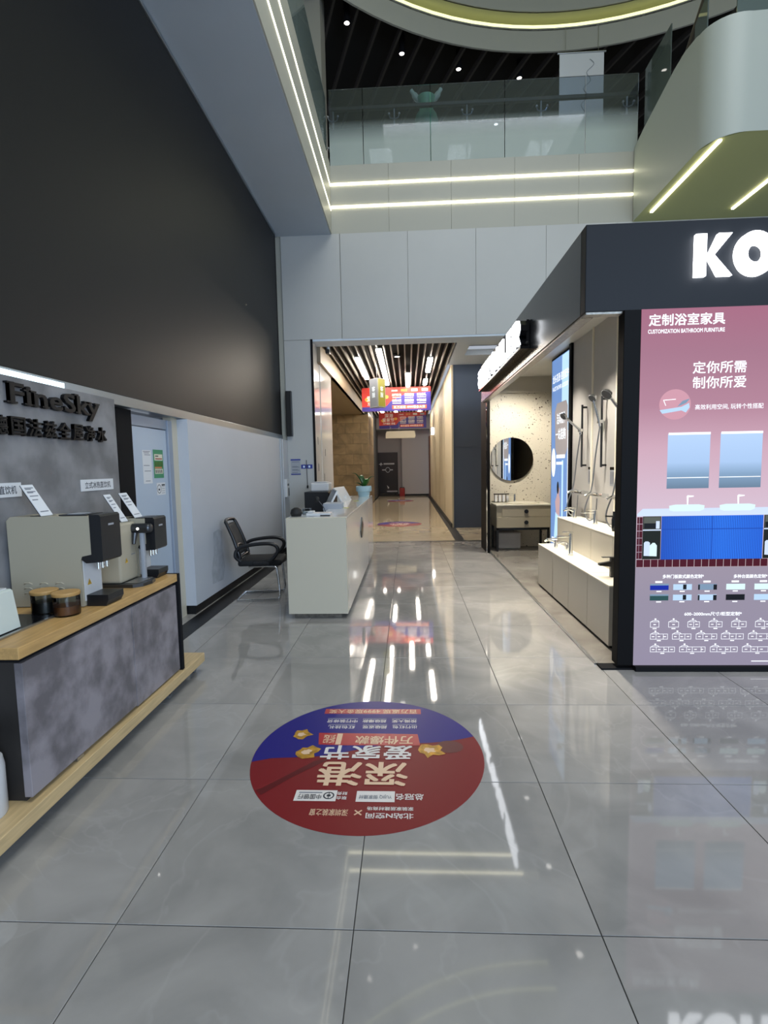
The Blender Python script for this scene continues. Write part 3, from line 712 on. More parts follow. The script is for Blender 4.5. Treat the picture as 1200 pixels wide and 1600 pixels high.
# fascia signs
FK = ((0, KF, 0), (1, 0, 0), (0, 0, 1), (0, -1, 0))
sg = thing('illuminated_sign', 'large glowing white KOHLER letters on the front of the kiosk', 'sign', (2.7, KF, 2.75))
letters('KOHLER', ((0, KF-.002, 0), (1, 0, 0), (0, 0, 1), (0, -1, 0)), 1.957, 2.752, .275, .03, .012, 'sign_white', sg, .86)
ss = thing('illuminated_sign', 'glowing white letter sign projecting from the aisle side of the kiosk', 'sign', (KS-.07, 7, 2.68))
FS = ((KS-.10, 0, 0), (0, -1, 0), (0, 0, 1), (-1, 0, 0))
a = -8.30
for ch in '科勒':
    me = text_me(ch, .02, .06); x0, x1, y0, y1 = bounds(me)
    finish(put(me, FS, a, a+.30, 2.70, 2.96, .005, .2), 'letter', 'sign_white', ss); a += .36
a += .08
letters('KOHLER', FS, a, 2.70, .26, .02, .055, 'sign_white', ss, 1.30, ('black_gloss', .08))
B().box(KS-.10, 5.32, 2.66, KS-.0, 8.34, 2.69, .004).done('mounting_rail', 'black_gloss', ss)
B().box(KS-.035, 5.34, 2.69, KS-.005, 8.32, 2.95).done('backing_plate', 'black_gloss', ss)

# ---- pink backlit poster
lb = thing('lightbox_poster', 'pink backlit bathroom furniture poster on the kiosk front', 'poster', (2.14, 3.72, .035))
FP = ((0, 3.70, 0), (1, 0, 0), (0, 0, 1), (0, -1, 0))
B().box(1.616, 3.70, .036, 2.68, 3.712, 2.55).done('backlit_face', 'print_pink', lb)
B().box(1.616, 3.712, .036, 2.68, 3.76, 2.55).done('back_cover', 'post_black', lb)
PW = 'print_white'
text('定制浴室家具', FP, 1.664, 2.172, 2.435, 2.515, PW, lb, bold=.018)
text('CUSTOMIZATION BATHROOM FURNITURE', FP, 1.660, 2.172, 2.385, 2.413, PW, lb, bold=.018)
text('定你所需', FP, 1.968, 2.326, 2.108, 2.19, PW, lb, bold=.012)
text('制你所爱', FP, 1.970, 2.327, 2.006, 2.087, PW, lb, bold=.012)
text('高效利用空间, 玩转个性搭配', FP, 1.992, 2.45, 1.861, 1.898, PW, lb, bold=.005)
poly(FP, ell(1.856, 1.902, .107, .104), 'print_pink_pale', lb, .001, 'printed_circle')
poly(FP, [(1.752, 1.865), (1.90, 1.885), (1.95, 1.91), (1.955, 1.88), (1.93, 1.845), (1.90, 1.86), (1.77, 1.84)], 'print_swatch', lb, .002)
poly(FP, [(1.87, 1.885), (1.905, 1.925), (1.955, 1.94), (1.93, 1.91)], 'print_slate', lb, .003)
poly(FP, [(1.775, 1.93), (1.86, 1.935), (1.86, 1.94), (1.775, 1.935)], PW, lb, .003)
poly(FP, [(1.775, 1.93), (1.79, 1.895), (1.795, 1.895), (1.781, 1.93)], PW, lb, .003)
for x0, x1 in ((1.815, 2.103), (2.172, 2.455)):
    q = rect(FP, x0, x1, 1.318, 1.70, 'print_mirror', lb, .001, 'printed_mirror')
    rect(FP, x0+.003, x1, 1.692, 1.708, PW, q, .003, 'printed_glow'); rect(FP, x0, x1-.004, 1.391, 1.396, PW, q, .003, 'printed_line')
poly(FP, [(1.618, 1.125), (1.618, 1.142), (1.655, 1.178), (2.64, 1.178), (2.677, 1.142), (2.677, 1.125)], 'print_stone', lb, .001, 'printed_countertop')
for x in (1.958, 2.304):
    poly(FP, [(x-.118, 1.165), (x-.09, 1.157), (x+.09, 1.157), (x+.118, 1.168), (x+.122, 1.197), (x+.08, 1.205), (x-.08, 1.205), (x-.122, 1.197)], 'print_basin', lb, .002, 'printed_basin')
    poly(FP, [(x+.0, 1.203), (x+.008, 1.203), (x+.009, 1.255), (x+.045, 1.259), (x+.045, 1.266), (x+.003, 1.27), (x-.004, 1.262)], PW, lb, .003, 'printed_tap')
q = rect(FP, 1.787, 2.485, .812, 1.124, 'print_blue', lb, .002, 'printed_cabinet')
bb = B()
for i in range(58):
    x = 1.79+i*.012
    bb.prism([(x, .814), (x+.004, .814), (x+.004, 1.122), (x, 1.122)], (0, 3.697, 0), (1, 0, 0), (0, 0, 1), (0, 0, 0))
o = bb.done('printed_flutes', 'print_blue_line', q, fix=False); o['kind'] = 'stuff'
rect(FP, 2.134, 2.14, .812, 1.124, 'print_blue_line', q, .004, 'printed_line'); rect(FP, 1.787, 2.485, 1.027, 1.033, 'print_blue_line', q, .004, 'printed_line')
for x0, x1 in ((1.658, 1.784), (2.49, 2.616)):
    q = rect(FP, x0, x1, .816, 1.124, 'print_shelf', lb, .002, 'printed_shelf')
    rect(FP, x0+.006, x1-.005, 1.03, 1.12, 'print_shelf_grey', q, .003); rect(FP, x0, x1, 1.022, 1.03, 'print_stone', q, .004, 'printed_line')
    rect(FP, x0+.008, x0+.095, 1.036, 1.075, 'print_ink', q, .004); rect(FP, x0+.09, x0+.115, 1.036, 1.09, 'print_stone', q, .005)
    poly(FP, [(x0+.01, .842), (x0+.052, .84), (x0+.052, .935), (x0+.04, .945), (x0+.02, .945), (x0+.01, .935)], 'print_stone', q, .004, 'printed_bottle')
    poly(FP, [(x0+.05, .84), (x0+.1, .838), (x0+.1, .915), (x0+.085, .935), (x0+.07, .935), (x0+.05, .915)], 'print_basin', q, .005, 'printed_bottle')
q = rect(FP, 1.618, 2.677, .758, .816, 'print_tile_gap', lb, .001, 'printed_tiles')
for i in range(21): rect(FP, 1.619+i*.0505, 1.619+i*.0505+.047, .76, .814, 'print_tile', q, .003, 'printed_tile')
for j in range(6):
    rect(FP, 1.618, 1.632, .82+j*.0505, .82+j*.0505+.047, 'print_tile', q, .003, 'printed_tile'); rect(FP, 1.634, 1.656, .82+j*.0505, .82+j*.0505+.047, 'print_tile', q, .003, 'printed_tile')
text('多种门板款式颜色定制*', FP, 1.806, 2.092, .676, .705, PW, lb, bold=.018); text('多种台面颜色定制*', FP, 2.298, 2.53, .674, .702, PW, lb, bold=.018)
sw = [(1.72, 'print_royal'), (1.882, 'print_swatch'), (2.055, 'print_slate'), (2.25, 'print_basin'), (2.444, 'print_basin')]
sw2 = [(1.72, 'print_teal'), (1.882, 'print_swatch'), (2.055, 'print_swatch'), (2.25, 'print_ink'), (2.444, 'print_swatch')]
for row, z0 in ((sw, .592), (sw2, .516)):
    for i, (x, m_) in enumerate(row):
        q = rect(FP, x, x+.13, z0, z0+.042, m_, lb, .002, 'printed_swatch')
        if i == 0: rect(FP, x, x+.13, z0+.034, z0+.046, 'print_slate', q, .003)
        if i == 1: rect(FP, x+.068, x+.092, z0+.004, z0+.04, 'print_ink', q, .003)
        if i == 2: rect(FP, x, x+.012, z0, z0+.038, 'print_ink', q, .003); rect(FP, x+.106, x+.13, z0, z0+.038, 'print_ink', q, .003)
        rect(FP, x+.045, x+.08, z0-.014, z0-.006, PW, q, .003, 'printed_caption')
        if z0 > .55: rect(FP, x+.035, x+.085, z0+.053, z0+.066, PW, q, .003, 'printed_caption')
text('600–2000mm尺寸/柜型定制*', FP, 1.966, 2.365, .402, .431, PW, lb, bold=.018)
rows = [(.318, .36, [(1.728, 1.791), (1.856, 1.929), (1.991, 2.075), (2.139, 2.233), (2.296, 2.4), (2.461, 2.576)]), (.229, .27, [(1.73, 1.854), (1.885, 2.019), (2.052, 2.199), (2.228, 2.384), (2.416, 2.589)]), (.135, .174, [(1.732, 1.906), (1.938, 2.121), (2.154, 2.346), (2.378, 2.593)])]
for r, (z0, z1, items) in enumerate(rows):
    for i, (x0, x1) in enumerate(items):
        k = (r+1) if r else (0 if i < 2 else 1); cuts = [x0+(x1-x0)*(j+1)/(k+1)*(1.0+.12*((i+j) % 2)) for j in range(k)]
        q = frame_lines(FP, x0, x1, z0, z1, .0028, PW, lb, cuts=cuts)
        cx = (x0+x1)/2
        poly(FP, [(x0+.004, z1), (x0+.02, z1+.01), (x0+.055, z1+.01), (x0+.065, z1), (x0+.060, z1), (x0+.052, z1+.007), (x0+.022, z1+.007), (x0+.009, z1)], PW, q, .002)
        rect(FP, x0+.03, x0+.042, z1+.013, z1+.024, PW, q, .002, 'printed_caption'); rect(FP, cx-.014, cx+.014, z0-.013, z0-.006, PW, q, .002, 'printed_caption')
        for c in range(k+1):
            xm = x0+(x1-x0)*(c+.5)/(k+1); rect(FP, xm-.009, xm+.009, (z0+z1)/2-.003, (z0+z1)/2+.003, PW, q, .002, 'printed_caption')
rect(FP, 2.445, 2.66, .064, .070, PW, lb, .002, 'printed_caption')

# ---- blue backlit poster beyond the shower wall
bp = thing('lightbox_poster', 'narrow blue backlit poster beside the terrazzo wall in the kiosk', 'poster', (2.17, 7.4, .012))
B().box(2.15, 6.96, .012, 2.20, 7.86, 3.03).done('frame', 'post_black', bp)
FB = ((2.149, 0, 0), (0, -1, 0), (0, 0, 1), (-1, 0, 0))
B().box(2.146, 6.98, .03, 2.15, 7.83, 3.0).done('backlit_face', 'blue_panel', bp)
FB = ((2.145, 0, 0), (0, -1, 0), (0, 0, 1), (-1, 0, 0))
for y in (7.75, 7.66, 7.57, 7.48, 7.39): rect(FB, -y-.004, -y+.004, .03, 2.99, 'blue_panel_line', bp, .001, 'printed_line')
rect(FB, -7.33, -6.98, 1.95, 2.99, 'blue_pale', bp, .001)
rect(FB, -7.30, -7.23, .4, 1.55, 'blue_pale', bp, .001); rect(FB, -7.05, -6.98, .3, 1.95, PW, bp, .001)
text('龙头花洒·浴室配件', FB, -7.78, -7.02, 2.66, 2.78, PW, bp, .002, .02)
text('FAUCET SHOWER ACCESSORY', FB, -7.78, -7.04, 2.55, 2.61, PW, bp, .002, .02)
poly(FB, [(-7.62+.12*0, 1.72), (-7.5, 1.60), (-7.15, 1.60), (-7.05, 1.72), (-7.05, 2.28), (-7.12, 2.36), (-7.55, 2.36), (-7.65, 2.25)], 'print_card', bp, .002, 'printed_card')
text('洁具配件', FB, -7.55, -7.15, 2.06, 2.22, PW, bp, .004, .02); text('一站选购', FB, -7.6, -7.13, 1.84, 2.0, PW, bp, .004, .02)
poly(FB, ell(-7.70, 1.52, .10, .21), PW, bp, .003, 'printed_circle')
rect(FB, -7.56, -7.15, 1.58, 1.63, PW, bp, .003, 'printed_caption'); rect(FB, -7.56, -7.25, 1.49, 1.53, PW, bp, .003, 'printed_caption')
poly(FB, [(-7.55, .78), (-7.38, .74), (-7.36, 1.0), (-7.40, 1.06), (-7.38, 1.14), (-7.46, 1.2), (-7.52, 1.05), (-7.60, .95)], 'print_skin', bp, .002, 'printed_figure')
poly(FB, ell(-7.47, 1.16, .05, .09, 20), 'print_ink', bp, .003, 'printed_figure_hair')
poly(FB, [(-7.65, .42), (-7.35, .45), (-7.30, .75), (-7.58, .80)], 'blue_pale', bp, .002, 'printed_figure')
rect(FB, -7.75, -7.2, .36, .42, PW, bp, .003)

# ---- stepped display plinths
def plinth(x0, x1, y0, y1, z1, label):
    q = thing('display_plinth', label, 'plinth', ((x0+x1)/2, (y0+y1)/2, .012), group='stepped display plinths in the kiosk')
    B().box(x0+.02, y0+.02, .012, x1-.0, y1-.02, .035).done('toe_kick', 'black_edge', q)
    B().box(x0, y0+.001, .035, x1, y1-.001, z1-.012, .002, 1).done('carcass', 'booth_white', q)
    B().box(x0-.002, y0, z1-.012, x1, y1, z1, .002, 1).done('top', 'booth_strip', q)
    return q
for (y0, y1), l in zip(((4.1, 4.60), (4.605, 5.14), (5.145, 5.70), (5.72, 6.34)), ('nearest low white display plinth, under the black tap', 'low white display plinth second from the pink poster', 'low white display plinth under the tall chrome tap', 'farthest low white display plinth')):
    plinth(1.59, 1.838, y0, y1, .53, l)
for (y0, y1), l in zip(((4.1, 4.69), (4.695, 5.24), (5.245, 5.84), (5.845, 6.42)), ('nearest tall white display plinth behind the black post', 'tall white display plinth under the black bottle shaped tap', 'tall white display plinth under the chrome tap of the upper step', 'farthest tall white display plinth beside the blue poster')):
    plinth(1.84, 2.13, y0, y1, .85, l)

# ---- taps on the plinths (spout points to the aisle, local -X)
def basin_tap(name, label, loc, h, m, kind):
    q = thing(name, label, 'tap', loc, 0, 'taps on the display plinths'); x, y, z = loc
    if kind == 'tall':
        B().cyl((x, y, z), (x, y, z+.008), .028, n=20).done('base_ring', m, q, True)
        B().cyl((x, y, z+.008), (x, y, z+h*.9), .021, .019, 20).done('column', m, q, True)
        B().box(x-.15, y-.014, z+h*.74, x+.01, y+.014, z+h*.80, .006).done('spout', m, q, True)
        B().box(x-.09, y-.012, z+h*.93, x+.025, y+.012, z+h*.97, .005).done('lever', m, q, True)
    elif kind == 'square':
        B().box(x-.022, y-.022, z, x+.026, y+.022, z+h*.96, .004).done('column', m, q)
        B().prism([(x-.12, z+h*.58), (x-.02, z+h*.52), (x-.02, z+h*.78), (x-.12, z+h*.68)], (0, y-.019, 0), (1, 0, 0), (0, 0, 1), (0, .038, 0)).done('spout', m, q)
        B().box(x-.095, y-.018, z+h*.965, x+.024, y+.018, z+h, .003).done('lever', m, q)
    elif kind == 'low':
        B().cyl((x, y, z), (x, y, z+h*.7), .02, n=18).done('column', m, q, True)
        B().tube([(x, y, z+h*.5), (x-.07, y, z+h*.7), (x-.13, y, z+h*.62)], .011, 10, sm=4).done('spout', m, q, True)
        B().box(x-.11, y-.011, z+h*.8, x+.02, y+.011, z+h*.9, .004).done('lever', m, q, True)
    elif kind == 'bottle':
        B().lathe([(.0, 0), (.024, 0), (.03, .03), (.03, h*.6), (.02, h*.8), (.02, h), (0, h)], loc, 20).done('column', m, q, True)
        B().box(x-.09, y-.012, z+h*.72, x, y+.012, z+h*.8, .005).done('spout', m, q, True)
    elif kind == 'two':
        B().cyl((x, y-.05, z), (x, y-.05, z+h), .012, n=14).done('handle', m, q, True); B().cyl((x, y+.05, z), (x, y+.05, z+h), .012, n=14).done('handle', m, q, True)
        B().tube([(x, y, z), (x, y, z+h*.9), (x-.05, y, z+h), (x-.11, y, z+h*.85)], .011, 10, sm=4).done('spout', m, q, True)
    return q
basin_tap('basin_tap', 'black square basin tap on the nearest low plinth', (1.74, 4.42, .531), .175, 'black_plastic', 'square')
basin_tap('basin_tap', 'tall chrome column tap on the low plinths', (1.72, 5.50, .531), .26, 'chrome', 'tall')
basin_tap('basin_tap', 'low chrome basin tap at the far end of the low plinths', (1.70, 5.98, .531), .13, 'chrome', 'low')
basin_tap('bath_tap', 'small two handled chrome tap beside the low chrome tap', (1.78, 5.82, .531), .09, 'chrome', 'two')
basin_tap('basin_tap', 'chrome basin tap on the upper step', (2.0, 5.58, .851), .16, 'chrome', 'tall')
basin_tap('basin_tap', 'black bottle shaped tap on the upper step', (1.97, 4.98, .851), .19, 'black_gloss', 'bottle')
basin_tap('basin_tap', 'slim chrome tap at the far end of the upper step', (1.98, 6.2, .851), .15, 'chrome', 'low')

# ---- shower sets
def shower(y, label, zt, head, zh, dx, dz):
    X = 2.15
    q = thing('shower_set', label, 'shower', (X-.06, y, 1.15), 0, 'hand shower sets on the kiosk wall')
    B().cyl((X-.055, y, 1.46), (X-.055, y, zt), .012, n=12).done('riser_rail', 'steel_dark', q, True)
    for z in (1.48, zt-.03): B().cyl((X-.055, y, z), (X, y, z), .012, n=10).done('rail_bracket', 'black_gloss', q, True)
    B().box(X-.10, y-.025, zh-.02, X-.04, y+.025, zh+.02, .008).done('slider', 'chrome', q, True)
    hx = X-.09
    B().tube([(hx+.01, y-.02, zh-.05), (hx, y-.02, zh), (hx+dx*.5, y-.02, zh+dz*.52), (hx+dx*.85, y-.02, zh+dz*.9)], .014, 10, sm=4).done('handset_handle', 'chrome', q, True)
    hc = Vector((hx+dx, y-.02, zh+dz)); ax = Vector((-.72, -.25, -.65)).normalized()
    hd = B().cyl(hc+ax*-.02, hc+ax*.012, head*.75, head, 24).done('shower_head', 'chrome', q, True)
    B().cyl(hc+ax*.012, hc+ax*.015, head*.86, head*.86, 24).done('spray_face', 'grey_plastic', hd)
    B().tube([(hx+.01, y-.02, zh-.05), (X-.11, y+.01, zh-.35), (X-.13, y+.05, 1.25), (X-.20, y+.06, 1.0), (X-.17, y+.03, .88), (X-.11, y, .93), (X-.09, y, 1.12)], .008, 8, sm=6).done('hose', 'brushed_steel', q, True)
    v = B().cyl((X-.085, y-.13, 1.16), (X-.085, y+.13, 1.16), .022, n=16).done('mixer_bar', 'chrome', q, True)
    for s in (-1, 1):
        B().cyl((X-.085, y+s*.13, 1.16), (X-.085, y+s*.175, 1.16), .026, n=16).done('knob', 'chrome', v, True)
        B().cyl((X-.085, y+s*.08, 1.16), (X, y+s*.08, 1.16), .014, n=10).done('wall_union', 'chrome', v, True)
    B().tube([(X-.085, y, 1.17), (X-.15, y, 1.18), (X-.22, y, 1.15)], .014, 10, sm=3).done('spout', 'chrome', v, True)
    return q
shower(5.09, 'nearest hand shower with a large round chrome head', 2.25, .06, 1.97, -.15, .19)
shower(5.70, 'middle hand shower with a pale round head on its rail', 2.22, .05, 1.95, -.07, .25)
shower(6.33, 'far hand shower leaning out in front of the blue poster', 2.20, .045, 1.90, -.19, .17)
def info(y, z0, label, w_=.12):
    F = ((2.15, 0, 0), (0, -1, 0), (0, 0, 1), (-1, 0, 0))
    q = thing('info_plate', label, 'plate', (2.145, y, z0), 0, 'information plates under the showers')
    rect(F, -y-w_/2, -y+w_/2, z0, z0+.2, 'paper_grey', q, .001, 'plate', .003); rect(F, -y-w_/2, -y+w_/2, z0+.17, z0+.2, 'black_gloss', q, .005, 'header', .001)
    for i in range(3): rect(F, -y-w_/2+.02+i*.035, -y-w_/2+.032+i*.035, z0+.02, z0+.15, 'ink', q, .0055, 'printed_column')
info(4.93, 1.26, 'small information plate below the nearest shower'); info(5.52, 1.26, 'small information plate below the middle shower'); info(6.18, 1.26, 'small information plate below the far shower')

# ---- vanity unit, basin, mirror
vn = thing('vanity_unit', 'grey beige two drawer bathroom vanity on black metal legs', 'vanity', (1.95, 9.08, .012))
B().box(1.50, 8.82, .42, 2.42, 9.38, .80, .004).done('carcass', 'vanity_paint', vn)
for i, (z0, z1) in enumerate(((.425, .605), (.612, .795))):
    dw = B().box(1.505+.09*i, 8.805, z0, 2.415, 8.822, z1, .003).done('drawer', 'vanity_paint', vn)
    B().cyl((2.0, 8.805, (z0+z1)/2), (2.0, 8.785, (z0+z1)/2), .035, n=20).done('knob', 'black_plastic', dw, True)
B().box(1.49, 8.79, .80, 2.43, 9.39, .825, .006).done('worktop', 'vanity_top', vn)
bs_ = B(Matrix.Translation((1.98, 9.05, .826)) @ Matrix.Diagonal((1.15, .72, 1, 1))); bs_.lathe([(.26, 0), (.262, .016), (.245, .018), (.2, .006), (.03, .003), (.0, .003)], (0, 0, 0), 36)
bs_.done('basin', 'vanity_top', vn, True)
for x in (1.52, 2.38):
    for y in (8.84, 9.34): B().box(x-.018, y-.018, .012, x+.018, y+.018, .42).done('leg', 'black_plastic', vn)
for y in (8.84, 9.34): B().box(1.502, y-.018, .385, 2.398, y+.018, .42).done('frame_bar', 'black_plastic', vn)
basin_tap('basin_tap', 'chrome basin tap on the beige vanity', (1.90, 9.27, .826), .16, 'chrome', 'tall')['group'] = 'taps of the kiosk'
mr = thing('round_mirror', 'round frameless mirror on the terrazzo wall', 'mirror', (1.86, 9.38, 1.22))
B().cyl((1.86, 9.398, 1.60), (1.86, 9.375, 1.60), .30, n=56).done('backing', 'steel_dark', mr, True)
B().cyl((1.86, 9.374, 1.60), (1.86, 9.366, 1.60), .385, n=64).done('glass', 'mirror', mr, True)
tp = thing('price_rack', 'row of four small price cards on the vanity top', 'price tags', (1.68, 9.3, .826))
B().box(1.535, 9.31, .965, 1.81, 9.33, .985).done('rail', 'black_plastic', tp)
for i in range(4):
    B().box(1.545+i*.068, 9.315, .828, 1.555+i*.068, 9.325, .965).done('stem', 'black_plastic', tp); B().box(1.556+i*.068, 9.316, .84, 1.598+i*.068, 9.322, .955).done('card', 'paper', tp)
st = B(Matrix.Translation((1.75, 9.2, .012))).box(-.2, -.14, 0, .22, .14, .30, .03, 3).done('storage_box', 'booth_panel'); tag(st, 'grey storage box on the floor under the vanity', 'box')

# ================================================================== WATER PURIFIER STAND (left)
pf = thing('display_platform', 'low wooden display platform on castors under the grey cabinet', 'platform', (-1.85, 2.4, 0))
B().box(-2.32, .6, .078, -1.555, 3.69, .142, .003).done('deck_board', 'oak_pale', pf)
B().box(-2.28, .65, .06, -1.60, 3.66, .078).done('under_frame', 'dark_carcass', pf)
for x, y in ((-1.615, 3.22), (-1.63, 3.655), (-1.62, 1.1), (-2.2, 3.5), (-2.2, 1.1)):
    q = B().cyl((x-.012, y, .028), (x+.012, y, .028), .028, n=18).done('castor', 'wheel_grey', pf, True)
    B().box(x-.02, y-.022, .028, x+.02, y+.012, .062, .004).done('castor_fork', 'steel_dark', q)
cb = thing('display_cabinet', 'grey stone look cabinet with oak worktop holding the water dispensers', 'cabinet', (-1.85, 2.6, .142))
B().box(-2.09, 1.965, .143, -1.62, 3.353, .745).done('carcass', 'dark_carcass', cb)
B().box(-1.62, 1.955, .165, -1.585, 2.785, .742, .002).done('door', 'concrete_front', cb)
B().box(-1.62, 2.791, .155, -1.585, 3.345, .742, .002).done('door', 'concrete_front', cb)
B().box(-2.09, 1.955, .745, -1.60, 3.33, .765).done('shadow_gap_strip', 'black_edge', cb)
B().box(-2.095, 1.93, .765, -1.575, 3.353, .815, .003).done('worktop', 'oak', cb)
B().box(-2.095, 3.354, .143, -1.57, 3.385, .815, .003).done('end_panel', 'black_edge', cb)
B().box(-1.615, 2.25, .145, -1.59, 2.30, .160).done('hinge', 'brushed_steel', cb)
bd = thing('sign_wall', 'grey concrete look sign board with raised black lettering above the dispensers', 'sign wall', (-2.13, 2.3, .142))
B().box(-2.16, .9, .142, -2.10, 3.645, 2.03, .003).done('board', 'concrete_board', bd)
FW = ((-2.10, 0, 0), (0, 1, 0), (0, 0, 1), (1, 0, 0))
# serif lettering FineSky
word = 'FineSky'; full = bounds(text_me(word, .016))
U = (3.415-2.635)/(full[1]-full[0]); Y0, ZB, SZ = 2.635, 1.885, .17
def ser(bb, x, y, w_, h_=.055): bb.prism([(Y0+(x-w_)*U, ZB+y*SZ), (Y0+(x+w_)*U, ZB+y*SZ), (Y0+(x+w_)*U, ZB+(y+h_)*SZ), (Y0+(x-w_)*U, ZB+(y+h_)*SZ)], (-2.098, 0, 0), (0, 1, 0), (0, 0, 1), (.022, 0, 0))
for i, ch in enumerate(word):
    me = text_me(ch, .016, .05); pre = bounds(text_me(word[:i+1], .016))[1]; b0 = bounds(me); off = pre-b0[1]-full[0]
    for v in me.vertices:
        v.co = Vector((-2.087+v.co.z*.22, Y0+(v.co.x+off)*U, ZB+v.co.y*SZ*.92))
    bb = B(); bb.bm.from_mesh(me); x0, x1 = b0[0]+off, b0[1]+off
    if ch == 'F': ser(bb, x0+.06, 0, .14); ser(bb, x0+.04, .6, .1)
    if ch == 'i': ser(bb, (x0+x1)/2, 0, .12); ser(bb, (x0+x1)/2-.06, .44, .07)
    if ch == 'n': ser(bb, x0+.05, 0, .11); ser(bb, x1-.05, 0, .11); ser(bb, x0-.0, .44, .08)
    if ch == 'k': ser(bb, x0+.05, 0, .11); ser(bb, x1-.05, 0, .10); ser(bb, x0, .64, .08); ser(bb, x1-.08, .44, .10)
    if ch == 'y': ser(bb, x0+.06, .44, .11); ser(bb, x1-.06, .44, .10)
    bb.done('letter', 'letter_black', bd)
cn = '德国法兹全屋净水'
for i, ch in enumerate(cn):
    a = 2.50+i*(1.005/8)
    me = put(text_me(ch, .018, .05), FW, a, a+.104, 1.715, 1.815, .013, .22); finish(me, 'letter', 'letter_black', bd)
for a0, a1, s, lab in ((3.195, 3.555, '立式冰热直饮机', 'white name plate right of the tall card on the concrete board'), (2.33, 2.685, '台式冰热直饮机', 'white name plate cut by the left edge of the picture')):
    q = thing('name_plate', lab, 'sign', (-2.1, (a0+a1)/2, 1.385), 0, 'name plates on the concrete board')
    rect(FW, a0, a1, 1.39, 1.465, 'paper', q, .001, 'plate', .004); text(s, FW, a0+.04, a1-.035, 1.405, 1.45, 'ink', q, .0055, .01)

# ---- water dispensers
def warn(q, x, y, z, s=.035):
    F = ((x, 0, 0), (0, 1, 0), (0, 0, 1), (1, 0, 0))
    o = poly(F, [(y-s/2, z), (y+s/2, z), (y, z+s*.95)], 'yellow_sticker', q, .001, 'warning_sticker'); rect(F, y-.002, y+.002, z+s*.25, z+s*.6, 'ink', o, .0015, 'printed_mark')
def dispenser(label, y0, y1, xf, z0, h, m):
    q = thing('water_dispenser', label, 'water dispenser', (xf-.25, (y0+y1)/2, z0)); zb = z0+h*.56
    pr_ = [(-2.07, z0+.004), (xf-.06, z0+.004), (xf-.06, z0+h*.52), (xf-.045, z0+h*.56), (xf-.0, z0+h*.57), (xf-.0, z0+h-.012), (xf-.012, z0+h), (-2.05, z0+h), (-2.07, z0+h-.02)]
    B().prism(pr_, (0, y0, 0), (1, 0, 0), (0, 0, 1), (0, y1-y0, 0)).done('body', 'machine_white', q)
    B().box(-2.06, y0+.01, z0, xf-.07, y1-.01, z0+.006).done('foot', 'black_rubber', q)
    B().box(xf-.059, y0+.012, z0+.03, xf-.054, y1-.012, z0+h*.51).done('front_plate', 'machine_front', q)
    pr_ = [(xf-.055, zb-.015), (xf-.03, zb-.035), (xf+.052, zb-.03), (xf+.06, zb-.02), (xf+.06, z0+h-.004), (xf+.05, z0+h+.006), (xf+.0, z0+h+.006), (xf, zb+.01), (xf-.05, zb)]
    B().prism(pr_, (0, y0-.002, 0), (1, 0, 0), (0, 0, 1), (0, y1-y0+.004, 0)).done('control_head', 'black_plastic', q)
    for k in (.3, .52, .75): B().cyl((xf+.0, y0+(y1-y0)*k, zb-.075), (xf+.0, y0+(y1-y0)*k, zb-.03), .009, .012, 12).done('nozzle', 'chrome', q, True)
    ym = (y0+y1)/2
    pr_ = [(y0+.05, 0), (y1-.03, 0), (y1-.02, .065), (y0+.03, .065)]
    B().prism([(xf-.055, z0+.002), (xf+.045, z0+.002), (xf+.06, z0+.03), (xf+.06, z0+.06), (xf-.055, z0+.06)], (0, y0+.02, 0), (1, 0, 0), (0, 0, 1), (0, (y1-y0)*.85, 0)).done('drip_tray', 'black_plastic', q)
    rect(((xf+.061, 0, 0), (0, 1, 0), (0, 0, 1), (1, 0, 0)), ym-.025, ym+.025, z0+h-.055, z0+h-.045, 'paper_grey', q, .001, 'printed_badge')
    warn(q, xf-.054, y0+.05, z0+.11)
    for k in range(3):
        for j in range(3):
            x = -1.98+.085*k; z = z0+.075+.026*j
            B().tube([(x-.022, y0+.001, z-.004), (x-.012, y0-.006, z+.005), (x+.012, y0-.006, z+.005), (x+.022, y0+.001, z-.004)], .004, 6).done('vent_louvre', 'machine_white', q, True)
    return q
dispenser('large cream water dispenser with black control head, nearest on the counter', 2.53, 2.70, -1.63, .815, .475, 0)
dispenser('cream water dispenser with black head at the far end of the counter', 3.195, 3.35, -1.69, .815, .395, 0)
td = thing('tap_dispenser', 'white dispenser with a grey tap arm between the two black headed ones', 'water dispenser', (-1.85, 3.03, .815))
B().box(-2.06, 2.965, .837, -1.735, 3.165, 1.20, .018, 3).done('body', 'machine_white', td, True)
bt = B()
bt.prism([(-2.04, 2.95), (-1.66, 2.95), (-1.615, 2.99), (-1.60, 3.07), (-1.615, 3.14), (-1.66, 3.18), (-2.04, 3.18)], (0, 0, .816), (1, 0, 0), (0, 1, 0), (0, 0, .02)); bt.done('base_tray', 'steel_dark', td)
B().box(-1.73, 2.98, .836, -1.64, 3.15, .839).done('drip_grid', 'brushed_steel', td)
B().box(-1.695, 3.12, .837, -1.67, 3.15, 1.14, .006).done('tap_post', 'paper_grey', td, True)
B().box(-1.775, 3.10, 1.125, -1.615, 3.165, 1.185, .024, 4).done('tap_arm', 'steel_dark', td, True)
B().cyl((-1.715, 3.09, 1.06), (-1.715, 3.11, 1.127), .010, .018, 14).done('nozzle', 'steel_dark', td, True)
B().cyl((-1.69, 3.1005, 1.155), (-1.69, 3.097, 1.155), .007, n=12).done('touch_light', 'panel_light', td)
warn(td, -1.734, 3.03, .955, .032)
rect(((-1.734, 0, 0), (0, 1, 0), (0, 0, 1), (1, 0, 0)), 3.085, 3.13, .995, 1.0, 'ink_soft', td, .001, 'printed_badge')
